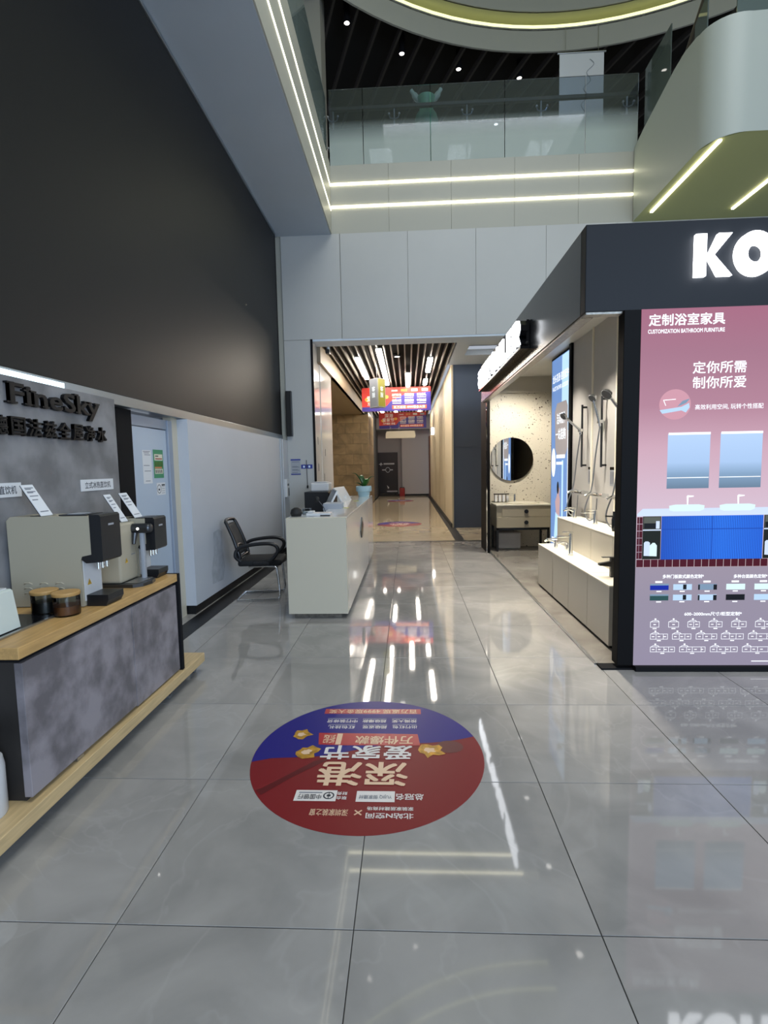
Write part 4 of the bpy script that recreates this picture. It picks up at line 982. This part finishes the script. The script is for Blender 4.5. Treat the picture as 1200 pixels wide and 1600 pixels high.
def card(label, x, y, z, L_=.19, w_=.085):
    q = thing('price_card', label, 'price card', (x, y, z), 0, 'price cards on the dispensers')
    T = Matrix.Translation((x, y, z)) @ Matrix.Rotation(R(-32), 4, 'Y')
    B(T).box(-.002, -w_/2, .0, .002, w_/2, L_).done('sheet', 'paper', q)
    for i, k in enumerate((.88, .84, .76, .73, .62, .5, .12)):
        B(T).box(.0021, -w_/2+.012, L_*k, .0026, w_/2-.012-.02*(i % 2), L_*k+.006).done('printed_line', 'ink_soft', q)
    B(T).box(-.004, -w_/2-.002, -.001, -.0022, w_/2+.002, L_).done('acrylic_back', 'acrylic', q)
    B().box(x-.06, y-w_/2, z, x+.02, y+w_/2, z+.002).done('acrylic_foot', 'acrylic', q)
card('white price card leaning on top of the nearest dispenser', -1.89, 2.585, 1.291, .19)
card('white price card on top of the tap arm dispenser', -1.775, 3.11, 1.201, .20, .07)
card('white price card on top of the farthest dispenser', -1.77, 3.27, 1.211, .19, .09)
q = thing('brochure', 'dark flat brochure lying on top of the nearest dispenser', 'brochure', (-1.73, 2.62, 1.291))
B().box(-1.80, 2.545, 1.2915, -1.655, 2.69, 1.297).done('cover', 'steel_dark', q); B().box(-1.77, 2.57, 1.297, -1.70, 2.66, 1.299).done('label', 'paper_grey', q)
q = thing('brochure', 'dark flat brochure lying on top of the farthest dispenser', 'brochure', (-1.73, 3.27, 1.211))
B().box(-1.755, 3.20, 1.2115, -1.70, 3.345, 1.216).done('cover', 'steel_dark', q)
# jars, bin and tray
def jar(label, x, y, m, fill):
    q = thing('storage_jar', label, 'jar', (x, y, .816), 0, 'glass jars with wooden lids')
    B().lathe([(0, .001), (.058, .001), (.06, .008), (.06, .098)], (x, y, .816), 28).done('glass', 'glass_jar', q, True)
    B().lathe([(0, .008), (.0575, .008), (.0575, fill), (0, fill+.004)], (x, y, .816), 24).done('contents', m, q, True)
    B().lathe([(0, .098), (.061, .098), (.063, .102), (.063, .112), (.06, .115), (0, .115)], (x, y, .816), 28).done('lid', 'lid_wood', q, True)
jar('glass jar of dark coffee with a wooden lid', -1.83, 2.44, 'coffee', .058); jar('glass jar of brown sugar with a wooden lid', -1.69, 2.40, 'brown_sugar', .048)
q = thing('ice_bin', 'pale frosted plastic bin at the left edge of the counter', 'bin', (-1.95, 2.08, .815))
B().prism([(-2.07, .822), (-1.765, .822), (-1.79, .99), (-1.80, .997), (-2.07, .997)], (0, 1.99, 0), (1, 0, 0), (0, 0, 1), (0, .2, 0)).done('body', 'frosted_bin', q); B().box(-2.06, 2.0, .997, -1.81, 2.18, 1.003).done('lid', 'machine_front', q)
q = thing('drip_tray', 'black serving tray with a metal rim under the frosted bin', 'tray', (-1.9, 2.2, .815))
B().box(-2.08, 1.97, .8155, -1.725, 2.40, .8185).done('tray_base', 'black_gloss', q); B().box(-1.735, 1.965, .8155, -1.722, 2.405, .824).done('rim', 'brushed_steel', q)
q = thing('filter_canister', 'white filter canister on the platform cut by the left edge of the picture', 'canister', (-1.705, 1.88, .142))
B().lathe([(0, 0), (.075, 0), (.08, .01), (.08, .20), (.074, .235), (0, .24)], (-1.72, 1.865, .142), 28).done('body', 'machine_front', q, True)
B().lathe([(0, .24), (.06, .24), (.062, .36), (.05, .385), (0, .39)], (-1.72, 1.865, .142), 24).done('cap', 'black_gloss', q, True)
B().box(-1.66, 1.80, .46, -1.645, 1.81, .50).done('latch', 'brushed_steel', q)

# ================================================================== RECEPTION DESK
dk = thing('reception_desk', 'long white reception desk with a grey end panel', 'desk', (-.92, 6.85, 0))
B().box(-1.22, 5.0, .05, -.62, 5.06, 1.02, .003).done('end_panel', 'desk_end', dk)
B().box(-1.22, 8.72, .05, -.62, 8.78, 1.02, .003).done('end_panel', 'desk_white', dk)
B().box(-.66, 5.06, .05, -.62, 8.72, 1.0, .002).done('front_panel', 'desk_white', dk)
B().box(-.95, 5.06, 1.0, -.618, 8.72, 1.022, .004).done('ledge_top', 'desk_white', dk)
B().box(-1.22, 5.06, 1.0, -.95, 5.55, 1.02, .003).done('return_top', 'desk_white', dk)
B().box(-1.24, 5.56, .72, -.66, 8.72, .75).done('worktop', 'desk_white', dk)
B().box(-1.17, 5.05, 0, -.69, 8.7, .05).done('kick_plinth', 'desk_kick', dk)
lg = poly(((-.62, 0, 0), (0, 1, 0), (0, 0, 1), (1, 0, 0)), [(6.47, .70), (6.57, .60), (6.74, .66), (6.80, .75), (6.72, .79), (6.62, .86), (6.55, .78)], 'steel_dark', dk, 0, 'emblem', .012)
# things on the desk
q = thing('desk_phone', 'white desk phone base on the near end of the reception desk', 'phone', (-.95, 5.25, 1.02))
B().box(-1.05, 5.17, 1.021, -.80, 5.34, 1.05, .006).done('body', 'machine_front', q); B().box(-.90, 5.16, 1.021, -.80, 5.18, 1.032).done('shadow_strip', 'black_plastic', q); B().box(-1.04, 5.2, 1.05, -.98, 5.32, 1.068, .008).done('handset', 'machine_front', q)
q = thing('gooseneck_microphone', 'black gooseneck microphone on the reception desk', 'microphone', (-.88, 5.42, 1.02))
B().box(-.93, 5.38, 1.021, -.84, 5.47, 1.035, .006).done('base', 'black_plastic', q)
B().tube([(-.885, 5.42, 1.03), (-.90, 5.42, 1.08), (-.935, 5.42, 1.13), (-.965, 5.42, 1.165)], .005, 8, sm=4).done('neck', 'black_plastic', q, True)
B().sph((-.975, 5.42, 1.178), .024, (1, 1, 1.25), 10).done('foam_head', 'black_rubber', q, True)
q = thing('handbag', 'small black bag on the left corner of the reception desk', 'bag', (-1.17, 5.2, 1.02))
B().lathe([(0, 0), (.05, .0), (.062, .03), (.05, .07), (.02, .088), (0, .09)], (-1.155, 5.2, 1.021), 20).done('body', 'black_rubber', q, True)
q = thing('clear_box', 'clear plastic box on the near end of the reception desk', 'box', (-1.09, 5.42, 1.02))
B().box(-1.13, 5.38, 1.021, -1.05, 5.48, 1.08).done('body', 'acrylic', q); B().box(-1.12, 5.39, 1.022, -1.06, 5.47, 1.05).done('contents', 'paper', q)
def monitor(label, loc, rz, tilt):
    q = thing('monitor', label, 'monitor', loc, rz, 'monitors on the reception desk'); T0 = Tz(q)
    T = T0 @ Matrix.Translation((0, 0, .33)) @ Matrix.Rotation(tilt, 4, 'Y')
    B(T).box(-.012, -.24, -.15, .014, .24, .16, .006).done('back_shell', 'machine_front', q); B(T).box(-.0155, -.23, -.14, -.0125, .23, .15).done('panel', 'black_gloss', q)
    B(T0).cyl((.02, 0, .01), (.02, 0, .34), .018, n=12).done('stem', 'machine_front', q, True); B(T0).box(-.08, -.11, 0, .1, .11, .012, .004).done('foot', 'machine_front', q)
monitor('nearer white backed monitor on the reception desk', (-1.02, 6.62, .75), R(14), R(28)); monitor('farther white backed monitor on the reception desk', (-.95, 7.5, .75), R(-10), R(-30))
for i, (y, l) in enumerate(((6.05, 'nearest grey file folder standing behind the desk ledge'), (6.14, 'middle grey file folder standing behind the desk ledge'), (6.24, 'farthest grey file folder standing behind the desk ledge'))):
    tag(B(Matrix.Translation((-.89, y, .751)) @ Matrix.Rotation(R(6), 4, 'X')).box(-.12, -.02, .003, .1, .02, .34, .004).done('file_folder', 'paper_grey'), l, 'folder', 'file folders on the reception desk')
tag(B(Matrix.Translation((-1.0, 5.76, .751))).box(-.15, -.16, 0, .16, .16, .24, .02).done('document_tray', 'grey_plastic'), 'dark document tray behind the near end of the desk', 'tray')
for i, (y, l) in enumerate(((6.15, 'small yellow green sticker on the desk ledge nearer the camera'), (7.4, 'small yellow green sticker on the desk ledge farther back'))):
    q = thing('ledge_sticker', l, 'sticker', (-.76, y, 1.022), 0, 'stickers on the desk ledge'); mat('sticker_lime%d' % i, 'b4bf2a', .5)
    B().cyl((-.76, y, 1.0225), (-.76, y, 1.024), .04, n=20).done('disc', 'sticker_lime%d' % i, q); B().cyl((-.76, y, 1.0241), (-.76, y, 1.0245), .018, n=16).done('mark', 'ink', q)
pt = thing('potted_plant', 'green broad leaved plant in a pale blue ceramic pot', 'potted plant', (-.74, 8.5, 1.022))
PX, PY, PZ = -.74, 8.5, 1.022
B().lathe([(0, 0), (.085, 0), (.10, .05), (.105, .08), (.125, .085), (.132, .10), (.132, .165), (.12, .175), (.11, .165), (.10, .15), (0, .15)], (PX, PY, PZ), 32).done('pot', 'ceramic_blue', pt, True)
B().lathe([(0, .155), (.105, .155), (.105, .14)], (PX, PY, PZ), 20).done('soil', 'soil', pt)
def leaf(dx, dy, L_, h_, w_, m):
    d_ = Vector((dx, dy, 0)).normalized(); s_ = Vector((-d_.y, d_.x, 0)); bb = B(); bm = bb.bm; rows = []
    for i in range(9):
        t_ = i/8; c = Vector((PX, PY, PZ+.15))+d_*(L_*t_)+Vector((0, 0, h_*math.sin(t_*1.75)))
        ww = w_*math.sin(min(1, .12+t_*.95)*math.pi)**.7 if i < 8 else .002
        rows.append([bm.verts.new(c-s_*ww+Vector((0, 0, .012*(ww/w_)))), bm.verts.new(c), bm.verts.new(c+s_*ww+Vector((0, 0, .012*(ww/w_))))])
    for a, b in zip(rows, rows[1:]):
        for j in range(2): bm.faces.new((a[j], a[j+1], b[j+1], b[j]))
    o = bb.done('leaf', m, pt, True); md = o.modifiers.new('thick', 'SOLIDIFY'); md.thickness = .004
leaf(-.8, -.4, .20, .24, .032, 'leaf'); leaf(.9, -.3, .20, .18, .042, 'leaf'); leaf(.5, -.8, .2, .13, .05, 'leaf_light'); leaf(-.9, -.5, .16, .08, .045, 'leaf'); leaf(-.4, .8, .15, .2, .04, 'leaf'); leaf(.3, .9, .16, .14, .045, 'leaf_light')
q = thing('low_cabinet', 'black low cabinet standing behind the reception desk', 'cabinet', (-1.46, 8.9, 0))
B().box(-1.69, 8.25, 0, -1.30, 9.35, 1.12, .004).done('carcass', 'black_plastic', q)
for y in (8.26, 8.81): B().box(-1.30, y+.005, .06, -1.282, y+.53, 1.10, .003).done('door', 'black_gloss', q)
q = thing('printer', 'white printer on the black cabinet behind the desk', 'printer', (-1.45, 8.7, 1.12))
B().box(-1.62, 8.45, 1.121, -1.32, 8.85, 1.26, .02).done('body', 'machine_front', q); B().box(-1.6, 8.5, 1.26, -1.36, 8.8, 1.275, .005).done('scanner_lid', 'paper_grey', q)

# ================================================================== VISITOR CHAIR
ch = thing('visitor_chair', 'black mesh back visitor chair with chrome sled legs beside the desk', 'chair', (-1.74, 5.92, 0), R(6)); T = Tz(ch)
for s in (-1, 1):
    y = .215*s
    pts = [(-.26, y*.98, .013), (.16, y, .013), (.215, y, .03), (.225, y, .09), (.205, y, .34), (.19, y, .385), (.13, y*.96, .40), (-.12, y*.9, .40)]
    B(T).tube(pts, .0125, 10, sm=4).done('sled_leg', 'chrome', ch, True)
B(T).tube([(-.26, -.211, .013), (-.268, 0, .013), (-.26, .211, .013)], .0125, 10, sm=3).done('cross_bar', 'chrome', ch, True)
B(T).box(-.24, -.23, .405, .26, .23, .475, .03, 4).done('seat', 'seat_fabric', ch, True)
def back_pt(u, v):      # u -1..1 across, v 0..1 up
    return (-.235-.10*v-.05*v*v+.03*(u*u), u*(.235-.03*v), .50+.42*v)
bb = B(T); bm = bb.bm; G = [[bm.verts.new(back_pt(-.86+1.72*i/10, .06+.86*j/10)) for i in range(11)] for j in range(11)]
for j in range(10):
    for i in range(10): bm.faces.new((G[j][i], G[j][i+1], G[j+1][i+1], G[j+1][i]))
o = bb.done('back_mesh', 'chair_mesh', ch, True); md = o.modifiers.new('thick', 'SOLIDIFY'); md.thickness = .006
loop = [back_pt(-1, .05), back_pt(-1, .5), back_pt(-.98, .92), back_pt(-.85, 1), back_pt(0, 1.02), back_pt(.85, 1), back_pt(.98, .92), back_pt(1, .5), back_pt(1, .05), back_pt(.8, .0), back_pt(0, -.01), back_pt(-.8, .0)]
B(T).tube(loop, .02, 10, closed=True, sm=4).done('back_frame', 'black_plastic', ch, True)
B(T).tube([back_pt(-.55, .16), back_pt(-.5, .28), back_pt(0, .32), back_pt(.5, .28), back_pt(.55, .16)], .014, 8, sm=4).done('lumbar_support', 'black_plastic', ch, True)
for s in (-1, 1):
    y = .26*s
    B(T).tube([(-.2, y*.9, .47), (-.25, y, .53), (-.22, y, .615), (-.10, y, .655), (.10, y, .67), (.20, y, .645), (.225, y, .58), (.17, y*.98, .50), (.10, y*.9, .45)], .021, 10, sm=5).done('armrest', 'black_plastic', ch, True)
    B(T).box(-.06, y*.82, .425, .12, y, .46, .01).done('arm_bracket', 'black_plastic', ch)
B(T).tube([(-.18, 0, .42), (-.26, 0, .44), (-.262, 0, .56)], [.03, .03, .02], 8, sm=4).done('back_stem', 'black_plastic', ch, True)

# ---- conduit, box and notices on the walls
q = thing('cable_trunking', 'white cable trunking running down the wall beside the desk', 'trunking', (-2.2, 9.1, .1))
B().box(-2.229, 9.0, .101, -2.195, 9.22, 2.02, .003).done('cover', 'wall_white', q)
B().box(-2.229, 8.90, .101, -2.205, 8.97, 2.03, .003).done('pipe_cover', 'conduit', q)
B().box(-2.2, 9.02, 1.0, -2.15, 9.2, 1.32, .006).done('control_box', 'machine_front', q); B().box(-2.149, 9.05, 1.2, -2.146, 9.17, 1.24).done('display', 'black_gloss', q); B().box(-2.149, 9.10, 1.02, -2.146, 9.18, 1.16).done('slot', 'steel_dark', q)
q = thing('wall_speaker', 'tall narrow black speaker at the end of the giant screen', 'speaker', (-2.15, 9.46, 2.1))
B().box(-2.22, 9.42, 2.10, -2.11, 9.495, 2.92, .01).done('cabinet', 'black_plastic', q); B().box(-2.21, 9.415, 2.12, -2.12, 9.42, 2.90).done('grille', 'black_rubber', q)
FN = ((0, W, 0), (1, 0, 0), (0, 0, 1), (0, -1, 0))
q = thing('wall_notice', 'white notice board with a blue header on the back wall', 'notice', (-2.09, W, 1.39))
rect(FN, -2.175, -2.0, 1.395, 1.675, 'paper_grey', q, .001, 'board', .006); rect(FN, -2.18, -1.995, 1.655, 1.68, 'blue_print', q, .0075, 'header', .002); rect(FN, -2.18, -1.995, 1.39, 1.408, 'blue_print', q, .0075, 'footer', .002)
for i, z in enumerate((1.62, 1.535, 1.525, 1.48, 1.465, 1.425)): rect(FN, -2.155, -2.02-.03*(i % 2), z, z+.012, 'ink_soft', q, .0075, 'printed_line')
q = thing('wall_sign', 'small blue plaque with white characters beside the notice', 'sign', (-1.88, W, 1.5))
rect(FN, -1.985, -1.775, 1.50, 1.575, 'blue_print', q, .001, 'plate', .006); rect(FN, -1.95, -1.915, 1.518, 1.555, 'sign_ink', q, .0075, 'lettering'); rect(FN, -1.85, -1.815, 1.518, 1.555, 'sign_ink', q, .0075, 'lettering')
q = thing('hanging_cord', 'thin dark cable with a black plug hanging over the blue plaque', 'cord', (-1.88, W-.02, 1.13))
B().tube([(-1.885, W-.012, 1.66), (-1.88, W-.014, 1.5), (-1.875, W-.012, 1.2)], .007, 6).done('cable', 'grey_plastic', q, True); B().sph((-1.874, W-.015, 1.165), .016, (1, 1, 2), 8).done('plug', 'black_rubber', q, True)  # loose hanging cable with a plug at its lower end

# ================================================================== FLOOR STICKER
def circle_sticker(label, cx, cy, r, detail):
    q = thing('floor_sticker', label, 'floor sticker', (cx, cy, 0), 0, 'round floor stickers')
    F = ((cx, cy, .0012), (-r, 0, 0), (0, -r, 0), (0, 0, 1))      # reads from the corridor side
    o, u, v, k = [Vector(z) for z in F]
    B().cyl((cx, cy, .0002), (cx, cy, .0012), r, n=96).done('red_disc', 'sticker_red', q)
    # blue upper part of the design
    n = 60; a0, a1 = R(8), R(-162.7)
    edge = [(.998*math.cos(a0+(a1-a0)*i/n), .998*math.sin(a0+(a1-a0)*i/n)) for i in range(n+1)]
    low = [(-.955+1.93*i/14, -.297+.435*i/14+.03*math.sin(i*.8)) for i in range(1, 14)]
    poly(F, (edge+low)[::-1], 'sticker_blue', q, .0004, 'blue_field')
    return q, F
q, F = circle_sticker('large red and blue round promotion sticker on the grey tiles', -.235, 2.58, .605, True)
SW, SCc, SG, SRb = 'sticker_white', 'sticker_cream', 'sticker_gold', 'sticker_ribbon'
def st(s, cx, cy, w_, h_, m=SW, bold=.02, n=.0012): text(s, F, cx-w_/2, cx+w_/2, cy-h_/2, cy+h_/2, m, q, n, min(bold, .018))
def gold(cx, cy, s_, seed):
    rr = random.Random(seed); pts = []
    for i in range(14):
        a = 2*math.pi*i/14; k = s_*(.55+.5*rr.random()); pts.append((cx+k*math.cos(a)*1.1, cy+k*math.sin(a)))
    poly(F, pts, SG, q, .0016, 'gold_motif')
    poly(F, [(cx+(x-cx)*.45+.01, cy+(y-cy)*.4) for x, y in pts], 'sticker_cream', q, .002, 'gold_motif_light')
rect(F, -.48, .50, -.825, -.72, SRb, q, .0008, 'ribbon'); st('百万返现 4999现金大奖', .008, -.77, .90, .085, SCc)
for s, x, y, w_ in (('按揭大奖', -.314, -.574, .245), ('超级爆款', -.02, -.572, .235), ('中行装修贷', .297, -.569, .30), ('出行红包', -.318, -.46, .235), ('超级返现', -.03, -.457, .235), ('红包挂礼', .292, -.453, .26)):
    st(s, x, y, w_, .062); rect(F, x-w_/2, x+w_/2, y-.055, y-.045, 'paper_grey', q, .0012, 'printed_line')
poly(F, [(-.46, -.135), (-.44, -.33), (.49, -.345), (.46, -.14), (.25, -.13)], SRb, q, .0012, 'ribbon')
st('万件爆款', -.131, -.22, .53, .14, SCc, .02, .002); st('1', .285, -.235, .05, .19, SCc, 0, .002); st('折起', .375, -.235, .11, .15, SCc, .02, .002)
st('爱家节', .012, -.015, .80, .225, SW, .02, .0022); st('深港', .022, .295, .74, .33, SCc, .025, .002)
gold(.641, -.309, .10, 3); gold(.535, -.02, .11, 5); gold(-.55, -.06, .13, 9);
poly(F, ell(-.72, -.12, .12, .10), 'sticker_dark', q, .001, 'dark_sphere')
poly(F, [(.30, .06), (.45, .12), (.80, .50), (.84, .52), (.78, .58), (.6, .36)], 'sticker_dark', q, .0006, 'dark_streak')
st('总冠名', -.365, .585, .21, .075); rect(F, -.25, .043, .52, .648, SW, q, .0012, 'logo_box'); st('YUJIQ 御家建材', -.103, .59, .25, .055, 'ink_soft', .01, .002)
st('联合', .155, .605, .08, .04); st('财务', .155, .552, .08, .04)
rect(F, .195, .515, .515, .645, SW, q, .0012, 'logo_box'); st('中国银行', .40, .595, .18, .06, 'ink', .01, .002); rect(F, .31, .49, .54, .552, 'ink_soft', q, .002, 'printed_line')
bb = B(); o_, u_, v_, k_ = [Vector(z) for z in F]
for i in range(24):
    a, b = 2*math.pi*i/24, 2*math.pi*(i+1)/24
    bb.prism([(.255+r_*math.cos(t_), .58+r_*math.sin(t_)) for r_, t_ in ((.032, a), (.043, a), (.043, b), (.032, b))], o_+k_*.002, u_, v_, (0, 0, 0))
bb.done('bank_ring', 'ink', q, fix=False); rect(F, .240, .270, .568, .592, 'ink', q, .002, 'bank_square'); rect(F, .252, .258, .54, .62, 'ink', q, .002, 'bank_bar')
st('北站N空间', -.218, .80, .345, .062); st('家装家居建材商场', -.22, .722, .338, .042)
st('×', .012, .768, .06, .06, SCc, 0); st('深圳家装之窗', .226, .77, .28, .075, SCc, .01)
q2, F = circle_sticker('round promotion sticker on the corridor floor beyond the threshold', -.25, 13.35, .58, False); q = q2
st('爱家节', .0, .0, .9, .35, SW, .02); st('深港', .0, .4, .7, .35, SCc, .025); rect(F, -.5, .5, -.40, -.25, SRb, q, .0012, 'ribbon'); st('百万返现', 0, -.6, .8, .15)
q2, F = circle_sticker('farthest round promotion sticker near the corridor end', -.35, 22.3, .58, False); q = q2
st('爱家节', .0, .0, .9, .35, SW, .02); st('深港', .0, .4, .7, .35, SCc, .025)

# ================================================================== CORRIDOR SIGNS
def banner(label, x0, x1, y, z0, z1):
    q = thing('hanging_banner', label, 'banner', ((x0+x1)/2, y, z0), 0, 'promotion banners in the corridor'); w_, h_ = x1-x0, z1-z0
    F = ((x0, y-.012, z0), (1, 0, 0), (0, 0, 1), (0, -1, 0))
    B().box(x0, y-.012, z0, x1, y+.012, z1).done('panel', 'banner_red', q)
    poly(F, [(0, 0), (w_, 0), (w_, h_*.80), (w_*.62, h_*.70), (w_*.42, h_*.42), (w_*.36, h_*.22), (0, h_*.18)], 'banner_blue', q, .001, 'blue_field')
    def t_(s, a, b, c, d, m='banner_white', bo=.018): text(s, F, a*w_, b*w_, c*h_, d*h_, m, q, .003, bo)
    t_('深港', .12, .30, .68, .93); t_('爱家节', .07, .32, .42, .66, 'banner_white'); t_('万件爆款 1折起', .08, .34, .24, .38)
    for cx, cy, s in ((.09, .5, .05), (.35, .6, .04)): poly(F, ell(cx*w_, cy*h_, s*w_, s*w_*.7, 10), 'banner_gold', q, .002, 'gold_motif')
    for i, (a, b) in enumerate((('出行红包', '按揭大奖'), ('超级返现', '超级爆款'), ('红包挂礼', '中行装修贷'))):
        t_(a, .44+.18*i, .575+.18*i, .62, .74); t_(b, .44+.18*i, .575+.18*i, .38, .50)
        for z in (.55, .31): rect(F, (.445+.18*i)*w_, (.57+.18*i)*w_, z*h_, (z+.03)*h_, 'banner_white', q, .002, 'printed_line')
    rect(F, .44*w_, .94*w_, .08*h_, .24*h_, 'banner_orange', q, .002, 'ribbon'); t_('百万返现 4999现金大奖', .46, .92, .10, .22)
    t_('北站N空间', .43, .52, .82, .90); t_('家装之窗', .57, .66, .82, .92, 'banner_gold'); rect(F, .72*w_, .81*w_, .82*h_, .93*h_, 'banner_white', q, .002, 'logo_box'); rect(F, .87*w_, .96*w_, .82*h_, .93*h_, 'paper_grey', q, .002, 'logo_box')
    for a in (.1, .9): B().cyl((x0+w_*a, y, z1), (x0+w_*a, y, 3.95), .004, n=6).done('hanging_wire', 'brushed_steel', q)
banner('nearer red and blue promotion banner hanging across the corridor', -1.3, .68, 15, 3.10, 3.77)
banner('farther red and blue promotion banner hanging across the corridor', -1.17, .78, 21.5, 3.07, 3.73)
q = thing('hanging_sign', 'three sided grey and olive sign hanging at the corridor mouth', 'sign', (-.69, 12, 2.88))
A_, B_, C_ = Vector((-.86, 12.12, 0)), Vector((-.665, 11.9, 0)), Vector((-.505, 12.1, 0))
def side(a, b, m, name):
    u = (b-a); L_ = u.length; u.normalize(); nrm_ = Vector((u.y, -u.x, 0)); F = (a+Vector((0, 0, 2.88)), u, (0, 0, 1), nrm_)
    o = rect(F, 0, L_, 0, .65, m, q, 0, name, .008); frame_lines(F, 0, L_, 0, .65, .012, 'paper_grey', o, .0095)
    for s, z in (('客', .36), ('服', .22)): text(s, F, L_*.3, L_*.7, z, z+.11, 'sign_ink', o, .010, .02)
side(A_, B_, 'sign_grey', 'side_panel'); side(B_, C_, 'sign_olive', 'side_panel')
B().prism([(A_.x, A_.y), (B_.x, B_.y), (C_.x, C_.y)], (0, 0, 2.87), (1, 0, 0), (0, 1, 0), (0, 0, .66)).done('core', 'sign_grey', q)
B().cyl((-.69, 12.03, 3.53), (-.69, 12.03, 3.95), .005, n=6).done('hanging_wire', 'brushed_steel', q)
q = thing('blank_sign', 'blank cream hanging sign below the farther banner', 'sign', (-.3, 21.3, 2.66))
B().prism([(-.9, 2.66), (.29, 2.66), (.33, 2.75), (.29, 2.95), (-.85, 2.95), (-.9, 2.85)], (0, 21.28, 0), (1, 0, 0), (0, 0, 1), (0, .06, 0)).done('panel', 'poster_cream', q)
for x in (-.72, -.36): B().tube([(x, 21.31, 2.95), (x, 21.31, 3.08), (x+.05, 21.31, 3.1)], .01, 6).done('hook', 'brushed_steel', q, True); B().cyl((x, 21.31, 3.08), (x, 21.31, 3.95), .004, n=6).done('hanging_wire', 'brushed_steel', q)
q = thing('wall_light_sign', 'small bluish light sign high on the right corridor wall', 'sign', (1.0, 20.5, 2.9)); 
B().box(.93, 20.48, 2.72, 1.03, 20.52, 3.0, .01).done('face', 'panel_light', q); B().box(.92, 20.52, 2.71, 1.049, 20.54, 3.01).done('back', 'steel_dark', q)
q = thing('poster_board', 'tall black poster board with white script at the corridor end', 'poster', (-1.06, 26.4, .09))
B().box(-1.62, 26.38, .12, -.52, 26.46, 2.22).done('board', 'standee_black', q)
FE = ((0, 26.38, 0), (1, 0, 0), (0, 0, 1), (0, -1, 0))
poly(FE, [(-1.50, 1.62), (-1.42, 1.66), (-1.38, 1.72), (-1.34, 1.66), (-1.27, 1.6), (-1.36, 1.6), (-1.38, 1.52), (-1.43, 1.6)], 'paper_grey', q, .002, 'star_mark')
rect(FE, -1.25, -.70, 1.60, 1.68, 'paper_grey', q, .002, 'printed_line'); rect(FE, -1.33, -.78, 1.30, 1.36, 'paper_grey', q, .002, 'printed_line')
poly(FE, ell(-1.04, 1.33, .12, .14), 'paper_grey', q, .0015, 'round_mark'); poly(FE, ell(-1.04, 1.33, .095, .11), 'standee_black', q, .0025, 'round_mark')
poly(FE, [(-1.1, .55), (-.98, .42), (-1.04, .35)], 'paper', q, .002, 'printed_patch'); rect(FE, -1.1, -.56, .20, .26, 'paper_grey', q, .002, 'printed_line')
for x in (-1.5, -.65): B().box(x-.03, 26.2, .0, x+.03, 26.46, .12).done('foot', 'black_plastic', q)
q = thing('fire_extinguisher_box', 'dark red fire extinguisher box on the corridor floor', 'extinguisher box', (-.3, 25.9, 0))
B().box(-.44, 25.75, .0, -.18, 26.0, .42, .02).done('body', 'extinguisher_red', q); B().box(-.42, 25.77, .42, -.20, 25.98, .46, .01).done('lid', 'standee_black', q)
q = thing('security_camera', 'small black security camera at the top left of the corridor opening', 'camera', (-1.5, 9.97, 3.7))
B().cyl((-1.5, 10.05, 3.84), (-1.5, 10.05, 3.76), .03, n=12).done('bracket', 'ceiling_white', q, True); B().box(-1.54, 9.94, 3.68, -1.46, 10.08, 3.76, .012).done('body', 'black_plastic', q)

# ================================================================== UPPER GALLERY THINGS
q = thing('ornamental_jar', 'large green jar with two pale ear shaped handles behind the balcony glass', 'jar', (.43, 9.98, 6.78))
B().lathe([(0, 0), (.20, 0), (.23, .1), (.235, .75), (.225, .95), (.19, 1.08), (.13, 1.16), (.12, 1.26), (.16, 1.34), (.17, 1.38), (.12, 1.38), (.1, 1.2), (0, 1.1)], (.43, 9.98, 6.78), 32).done('body', 'jar_green', q, True)
for s in (-1, 1):
    B().tube([(.43+.10*s, 9.98, 8.10), (.43+.19*s, 9.98, 8.19), (.43+.27*s, 9.98, 8.31)], [.05, .055, .035], 10, sm=4).done('ear_handle', 'jar_pale', q, True)
q = thing('gallery_banner', 'white hanging banner with grey script in the upper gallery', 'banner', (3.6, 11.3, 7.0))
B().box(3.18, 11.28, 6.95, 4.06, 11.29, 9.72).done('cloth', 'banner_cloth' if 'banner_cloth' in MATS else 'paper', q); B().cyl((3.14, 11.29, 9.74), (4.10, 11.29, 9.74), .018, n=10).done('rod', 'brushed_steel', q, True)
B().tube([(3.78, 11.272, 9.6), (3.86, 11.272, 9.5), (3.72, 11.272, 9.35), (3.8, 11.272, 9.2), (3.66, 11.272, 9.05), (3.76, 11.272, 8.9), (3.62, 11.272, 8.75), (3.7, 11.272, 8.6)], .006, 5, sm=6).done('script_line', 'paper_grey', q, True)
for x in (3.3, 3.95): B().cyl((x, 11.29, 9.74), (x, 11.29, 10.24), .004, n=6).done('hanging_wire', 'brushed_steel', q)

# slightly darker grey patch on the wall next to the chair
q = thing('wall_patch', 'grey patch on the white wall left of the chair', 'stain', (-2.229, 5.9, .2))
poly(((-2.23, 0, 0), (0, 1, 0), (0, 0, 1), (1, 0, 0)), [(5.62, .22), (5.95, .20), (6.02, .35), (5.97, .6), (5.98, .78), (5.86, .82), (5.70, .80), (5.69, .55), (5.60, .38)], 'patch_grey', q, .001, 'patch')
